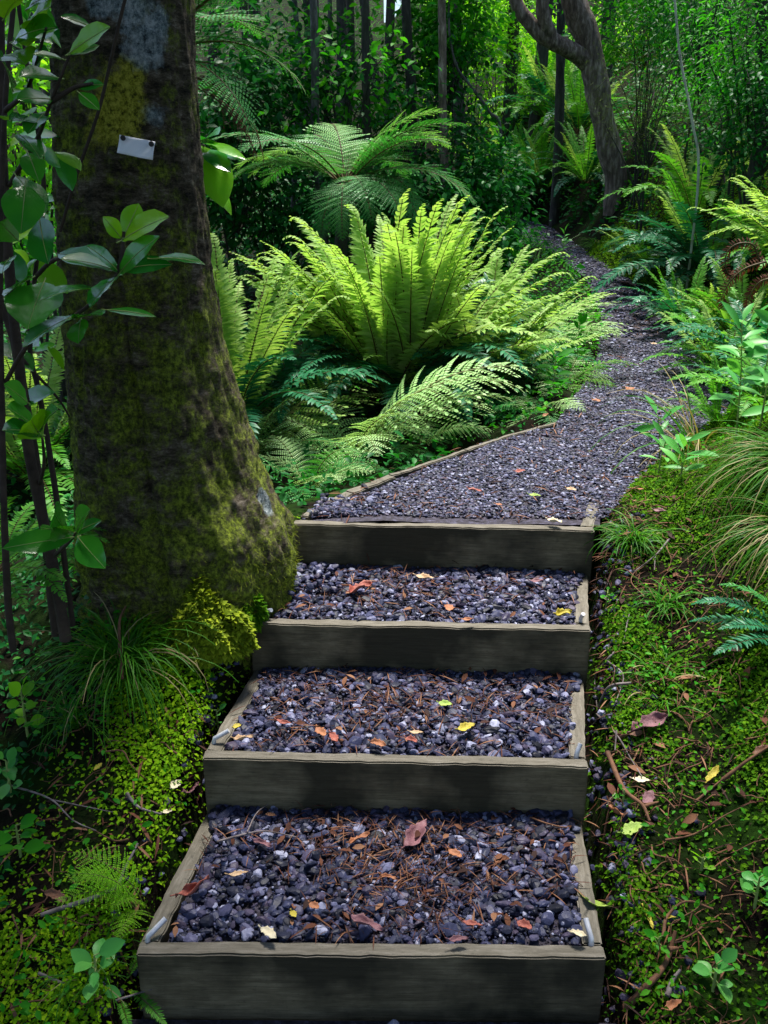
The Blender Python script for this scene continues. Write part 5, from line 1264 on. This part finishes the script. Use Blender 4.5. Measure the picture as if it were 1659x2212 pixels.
# ------------------------------------------------------------------ fallen leaves
def dryleaf(name, stops):
    M[name] = plainmat(name, stops, 22, .6, .35, bump=.3, bscale=60)
dryleaf('dl_yellow', [(.3, (.30, .24, .02)), (.7, (.50, .42, .05))]); dryleaf('dl_orange', [(.3, (.22, .075, .03)), (.7, (.40, .17, .08))])
dryleaf('dl_red', [(.3, (.20, .045, .03)), (.7, (.36, .11, .08))]); dryleaf('dl_pink', [(.3, (.11, .045, .055)), (.7, (.24, .11, .13))])
dryleaf('dl_tan', [(.3, (.36, .22, .11)), (.7, (.56, .40, .25))]); dryleaf('dl_cream', [(.3, (.52, .44, .28)), (.7, (.70, .63, .46))])
dryleaf('dl_green', [(.3, (.18, .30, .04)), (.7, (.33, .44, .09))]); dryleaf('dl_brown', [(.3, (.08, .035, .02)), (.7, (.20, .09, .05))])
def fallen(label, px0, py0, px1, py1, wd, mat, curl=.5, lift=.012, group=None, name='fallen_leaf'):
    b = gp(px0, py0, .012); t = gp(px1, py1, .012); c = (b+t)/2
    L_ = np.linalg.norm(t-b); d = (t-b)/L_; L_ *= .9; wd = wd*rng.uniform(.78, .95)
    nseg, nc = 14, 6; V = []; sd_ = rng.uniform(0, 9)
    for i in range(nseg+1):
        s = i/nseg; hw = wd*max(.02, math.sin(PI*s**.9)**.75)*(1+.16*math.sin(s*23+sd_)+.10*math.sin(s*41+sd_*2))
        for j in range(nc+1):
            u = j/nc*2-1
            ang = u*curl*1.6; x = hw*math.sin(ang)/(max(.01, curl*1.6)); z = hw*(1-math.cos(ang))/(max(.01, curl*1.6))
            z += .16*curl*(s-.5)**2*2+.07*math.sin(s*8+sd_+u*2)*curl+.012*math.sin(s*19+sd_)*abs(u)
            V.append((x+.03*math.sin(s*5+sd_), s-.5, z))
    V = np.array(V)*L_
    nrm = np.array([[rng.normal(0, .15), rng.normal(0, .15)-.1, 1.0]])
    V = np.einsum('ij,nj->ni', frames(d[None], nrm)[0], V)
    i = np.arange(len(V)).reshape(nseg+1, nc+1); f = np.stack([i[:-1, :-1], i[:-1, 1:], i[1:, 1:], i[1:, :-1]], -1).reshape(-1, 4)
    mb = MB(); mb.add(V, f); tube(mb, [V[nc//2], V[nc//2]-d*L_*.14+np.array([0, 0, .004])], [.0012, .0009], 4, cap=False)
    o = thing(name, label, 'fallen leaf', c+np.array([0, 0, lift]), group or 'fallen leaves on the steps', mb.mesh('fallen_leaf', M[mat]))
    md = o.modifiers.new('s', 'SOLIDIFY'); md.thickness = .0009
    return o
FL = [('large curled purple-brown leaf at the back centre of the lowest tread', 868, 1845, 925, 1782, .26, 'dl_pink', .75),
      ('curled orange-brown leaf left of the large purple one on the lowest tread', 752, 1832, 800, 1808, .22, 'dl_orange', .8),
      ('purple crinkled leaf at front centre of the lowest tread', 755, 1988, 830, 2022, .24, 'dl_pink', .7),
      ('pale oval leaf at the front left of the lowest tread', 562, 2012, 600, 2036, .3, 'dl_cream', .3),
      ('rolled red-brown bark-like leaf lying across the left side board of the lowest step', 375, 1952, 458, 1908, .2, 'dl_red', 1.3),
      ('cream leaf beside the right pin of the lowest step', 1228, 2022, 1268, 2032, .42, 'dl_cream', .6),
      ('red-orange leaf near the right side of the lowest tread', 1115, 1998, 1150, 2018, .4, 'dl_red', .6),
      ('small orange triangular leaf right of the large purple one', 968, 1842, 998, 1862, .36, 'dl_orange', .4),
      ('orange leaf in the middle of the lowest tread', 820, 1898, 860, 1908, .18, 'dl_orange', .7),
      ('tan narrow leaf at the left of the lowest tread', 490, 1898, 540, 1892, .18, 'dl_tan', .4),
      ('pink leaf under the twig at the back left of the lowest tread', 545, 1822, 590, 1838, .2, 'dl_pink', .7),
      ('dull purple leaf on the front edge of the lowest tread, right of centre', 965, 2038, 1015, 2036, .2, 'dl_pink', .5),
      ('dusky red leaf between the purple and red-orange ones on the lowest tread', 995, 1998, 1045, 2010, .2, 'dl_red', .5),
      ('green torn leaf lying on the right side board of the lowest step', 1262, 1955, 1305, 1968, .3, 'dl_green', .3),
      ('small yellow-orange leaf scrap left of centre on the lowest tread', 628, 1975, 640, 1990, .4, 'dl_yellow', .3),
      ('orange leaf scrap near the pale oval leaf', 668, 1958, 690, 1972, .4, 'dl_orange', .4),
      ('pink-tan curled leaf on the front left corner of the second tread', 502, 1606, 550, 1600, .24, 'dl_tan', .8),
      ('yellow-green leaf right of centre on the second tread', 985, 1585, 1028, 1572, .3, 'dl_yellow', .5),
      ('yellow leaf at the back of the second tread', 945, 1525, 978, 1530, .34, 'dl_green', .4),
      ('orange-red leaf pair at the front of the second tread', 798, 1610, 836, 1618, .34, 'dl_orange', .6),
      ('red folded leaf right of the orange one on the second tread', 875, 1602, 903, 1612, .42, 'dl_red', .7),
      ('bright orange leaf scrap at the left of the second tread', 685, 1578, 702, 1600, .3, 'dl_orange', .4),
      ('red-brown leaf next to the bright orange scrap', 712, 1590, 730, 1612, .34, 'dl_red', .5),
      ('pale tan leaf sliver at the middle of the second tread', 882, 1588, 916, 1590, .2, 'dl_tan', .3),
      ('small yellow leaf at the left side board of the second step', 503, 1580, 522, 1572, .4, 'dl_yellow', .4),
      ('long red leaf sliver at the left of the second tread', 595, 1562, 632, 1572, .16, 'dl_red', .5),
      ('big red-brown curled leaf at the left of the third tread', 752, 1290, 805, 1268, .32, 'dl_red', .9),
      ('pale tan leaf at the back of the third tread', 895, 1250, 940, 1258, .24, 'dl_tan', .6),
      ('yellow crumpled leaf near the right pin of the third step', 1196, 1336, 1236, 1330, .36, 'dl_yellow', .9),
      ('brown-pink leaf at the back right of the third tread', 1142, 1262, 1176, 1260, .24, 'dl_pink', .5),
      ('tan leaf on the front board of the third step', 992, 1346, 1026, 1344, .22, 'dl_orange', .6),
      ('tiny orange leaf scrap at the middle front of the third tread', 966, 1312, 972, 1328, .4, 'dl_orange', .3),
      ('pale yellow leaf on the front right of the landing', 1180, 1130, 1216, 1136, .34, 'dl_cream', .7),
      ('green leaf lying on the landing gravel', 1140, 1074, 1170, 1078, .26, 'dl_green', .4),
      ('red leaf at the left of the landing', 1010, 1062, 1042, 1068, .24, 'dl_red', .5),
      ('reddish leaf halfway along the landing', 1110, 1025, 1136, 1022, .3, 'dl_red', .5),
      ('small orange leaf on the front half of the landing', 1068, 1095, 1086, 1098, .4, 'dl_orange', .4),
      ('pale leaf low on the landing, right of the green one', 1222, 1060, 1246, 1066, .26, 'dl_tan', .4),
      ('small orange leaf in the middle of the path before the bend', 1352, 848, 1370, 843, .4, 'dl_orange', .5),
      ('orange-pink leaf at the left of the path beyond the landing', 1278, 868, 1298, 872, .34, 'dl_orange', .4),
      ('tan leaf low on the left path edge', 1168, 905, 1186, 898, .3, 'dl_orange', .4),
      ('pale leaf far along the path', 1405, 745, 1420, 747, .3, 'dl_tan', .4)]
for a in FL: fallen(*a)
FG = 'fallen leaves on the right bank'
for a in [('big pinkish leaf curled over on the right bank', 1360, 1592, 1448, 1552, .28, 'dl_pink', .8), ('brown rolled leaf below the big pinkish one', 1320, 1605, 1390, 1592, .14, 'dl_brown', 1.1),
          ('yellow-green oval leaf flat on the right bank', 1336, 1808, 1392, 1788, .3, 'dl_green', .3), ('pale green oval leaf on the moss at the right', 1312, 1748, 1330, 1720, .3, 'dl_cream', .3),
          ('purple-grey oval leaf on the right bank', 1388, 1745, 1412, 1715, .34, 'dl_pink', .3), ('cream and purple leaf on the right bank beside the twigs', 1362, 1690, 1406, 1695, .28, 'dl_cream', .4),
          ('bright yellow leaf with a stalk on the dark soil', 1420, 1985, 1462, 1992, .2, 'dl_yellow', .6), ('small yellow leaf standing below the long yellow stalk', 1388, 1968, 1412, 2018, .14, 'dl_yellow', .6),
          ('yellow leaf among moss near the right edge', 1525, 1700, 1552, 1660, .2, 'dl_yellow', .5), ('curled orange strip of bark on the right bank', 1312, 1740, 1345, 1778, .16, 'dl_orange', 1.0),
          ('pale yellow leaf on the moss at the far right', 1602, 1322, 1626, 1332, .3, 'dl_yellow', .4), ('dark red leaf on the bank beside the top step', 1408, 1108, 1440, 1112, .28, 'dl_pink', .6),
          ('tan leaf at the right end of the landing', 1362, 1062, 1392, 1064, .24, 'dl_orange', .5), ('rusty leaf at the base of the mossy cut', 1340, 612, 1375, 622, .3, 'dl_pink', .4),
          ('orange-brown leaf in the bottom right corner', 1430, 2190, 1475, 2170, .26, 'dl_orange', .6), ('large brown leaf at the right edge above the corner', 1620, 1640, 1670, 1618, .28, 'dl_brown', .7)]:
    fallen(*a, group=FG)
FGL = 'fallen leaves left of the steps'
for a in [('whitish round leaf on the moss left of the second step', 370, 1712, 392, 1692, .42, 'dl_cream', .3), ('purple-red leaf wedged beside the second riser board', 395, 1725, 432, 1702, .24, 'dl_pink', .6),
          ('pale green leaf scrap on the moss beside the spilled pebbles', 350, 1765, 378, 1756, .3, 'dl_cream', .3), ('brown leaf on the dark ground at the lower left edge', 95, 1935, 150, 1955, .24, 'dl_brown', .6),
          ('yellow-brown leaf near the bottom left corner', 165, 2175, 225, 2165, .24, 'dl_brown', .6), ('yellow leaf deep in the grass left of the moss', 205, 1672, 222, 1655, .34, 'dl_yellow', .4)]:
    fallen(*a, group=FGL)

# ------------------------------------------------------------------ twigs
def twig(label, lines, r=.004, mat='twig', group='dead twigs beside the steps', h=.02):
    mb = MB(); o0 = gp(*lines[0][0])
    for li, ln in enumerate(lines):
        P = [gp(*q, .01)+np.array([0, 0, h*rng.uniform(.2, 1.4)]) for q in ln]
        C_ = curve_pts(P, 16)-o0; tube(mb, C_, np.linspace(r, r*.45, len(C_))*(1 if li == 0 else .75), 7, lump=.15)
    return thing('dead_twig', label, 'twig', o0, group, mb.mesh('dead_twig', M[mat]))
twig('pale branching lichen-grey twig right of the second step', [[(1362, 1492), (1315, 1495), (1295, 1530), (1288, 1560), (1275, 1580)], [(1288, 1558), (1330, 1595), (1360, 1640), (1385, 1690)], [(1330, 1595), (1328, 1625)]], .0045)
twig('grey forked twig right of the third step', [[(1345, 1395), (1310, 1440), (1285, 1470), (1290, 1540)], [(1310, 1440), (1345, 1470), (1330, 1520)], [(1345, 1395), (1358, 1340)]], .004)
twig('grey forked twig high on the right bank beside the grass', [[(1445, 1170), (1415, 1210), (1370, 1240)], [(1415, 1205), (1412, 1245)]], .004)
twig('thin pale twig sprawled over the back left of the lowest tread', [[(470, 1835), (530, 1815), (575, 1805), (640, 1815)], [(535, 1815), (555, 1775), (580, 1750)]], .0035)
twig('thin twig at the right end of the lowest tread against the riser', [[(1145, 1775), (1185, 1795), (1230, 1790), (1275, 1770)]], .003, 'twig_brown')
twig('dark forked twig on the right bank below the curled bark', [[(1310, 1650), (1345, 1720), (1385, 1765), (1400, 1800)], [(1385, 1765), (1420, 1750)]], .008, 'twig_brown', h=.03)
twig('long brown stick in the lower right corner', [[(1350, 2190), (1400, 2140), (1440, 2080), (1455, 2040)], [(1440, 2080), (1460, 2070)]], .010, 'twig_brown', h=.03)
twig('bleached stick stub beside the long brown stick', [[(1440, 2160), (1452, 2125), (1468, 2105)]], .007, 'twig')
twig('purple-brown twig near the right edge of the bank', [[(1560, 1690), (1610, 1665), (1660, 1635)], [(1500, 1740), (1560, 1700)]], .006, 'twig_brown', h=.03)
twig('long thin rusty twig across the dark soil at lower right', [[(1435, 1830), (1500, 1805), (1560, 1775), (1620, 1740)]], .003, 'twig_brown')
twig('arched brown root on the soil right of the lowest step', [[(1430, 2040), (1440, 1990), (1480, 1965), (1540, 1970)]], .005, 'twig_brown')
twig('grey thin twig at the lower left among the weeds', [[(25, 1710), (110, 1740), (160, 1790), (210, 1810)], [(110, 1740), (245, 1765)]], .003)
twig('bent grey twig on the dark ground at the left', [[(90, 1990), (240, 1930), (270, 1885), (300, 1840)]], .006, h=.02)
twig('dead twig on the moss beside the second riser board', [[(275, 1730), (300, 1750), (350, 1775)]], .005)
twig('dark stick standing in the drooping grass tussock', [[(270, 1520), (268, 1450), (280, 1400)]], .006, 'twig_brown', h=.12)
twig('pale thin twig at the bottom left below the weeds', [[(85, 2115), (150, 2135), (210, 2160)], [(250, 2180), (310, 2160), (330, 2150)]], .004)
twig('white chip of wood right of the third step', [[(1284, 1268), (1318, 1302)]], .008, 'twig', h=.004)
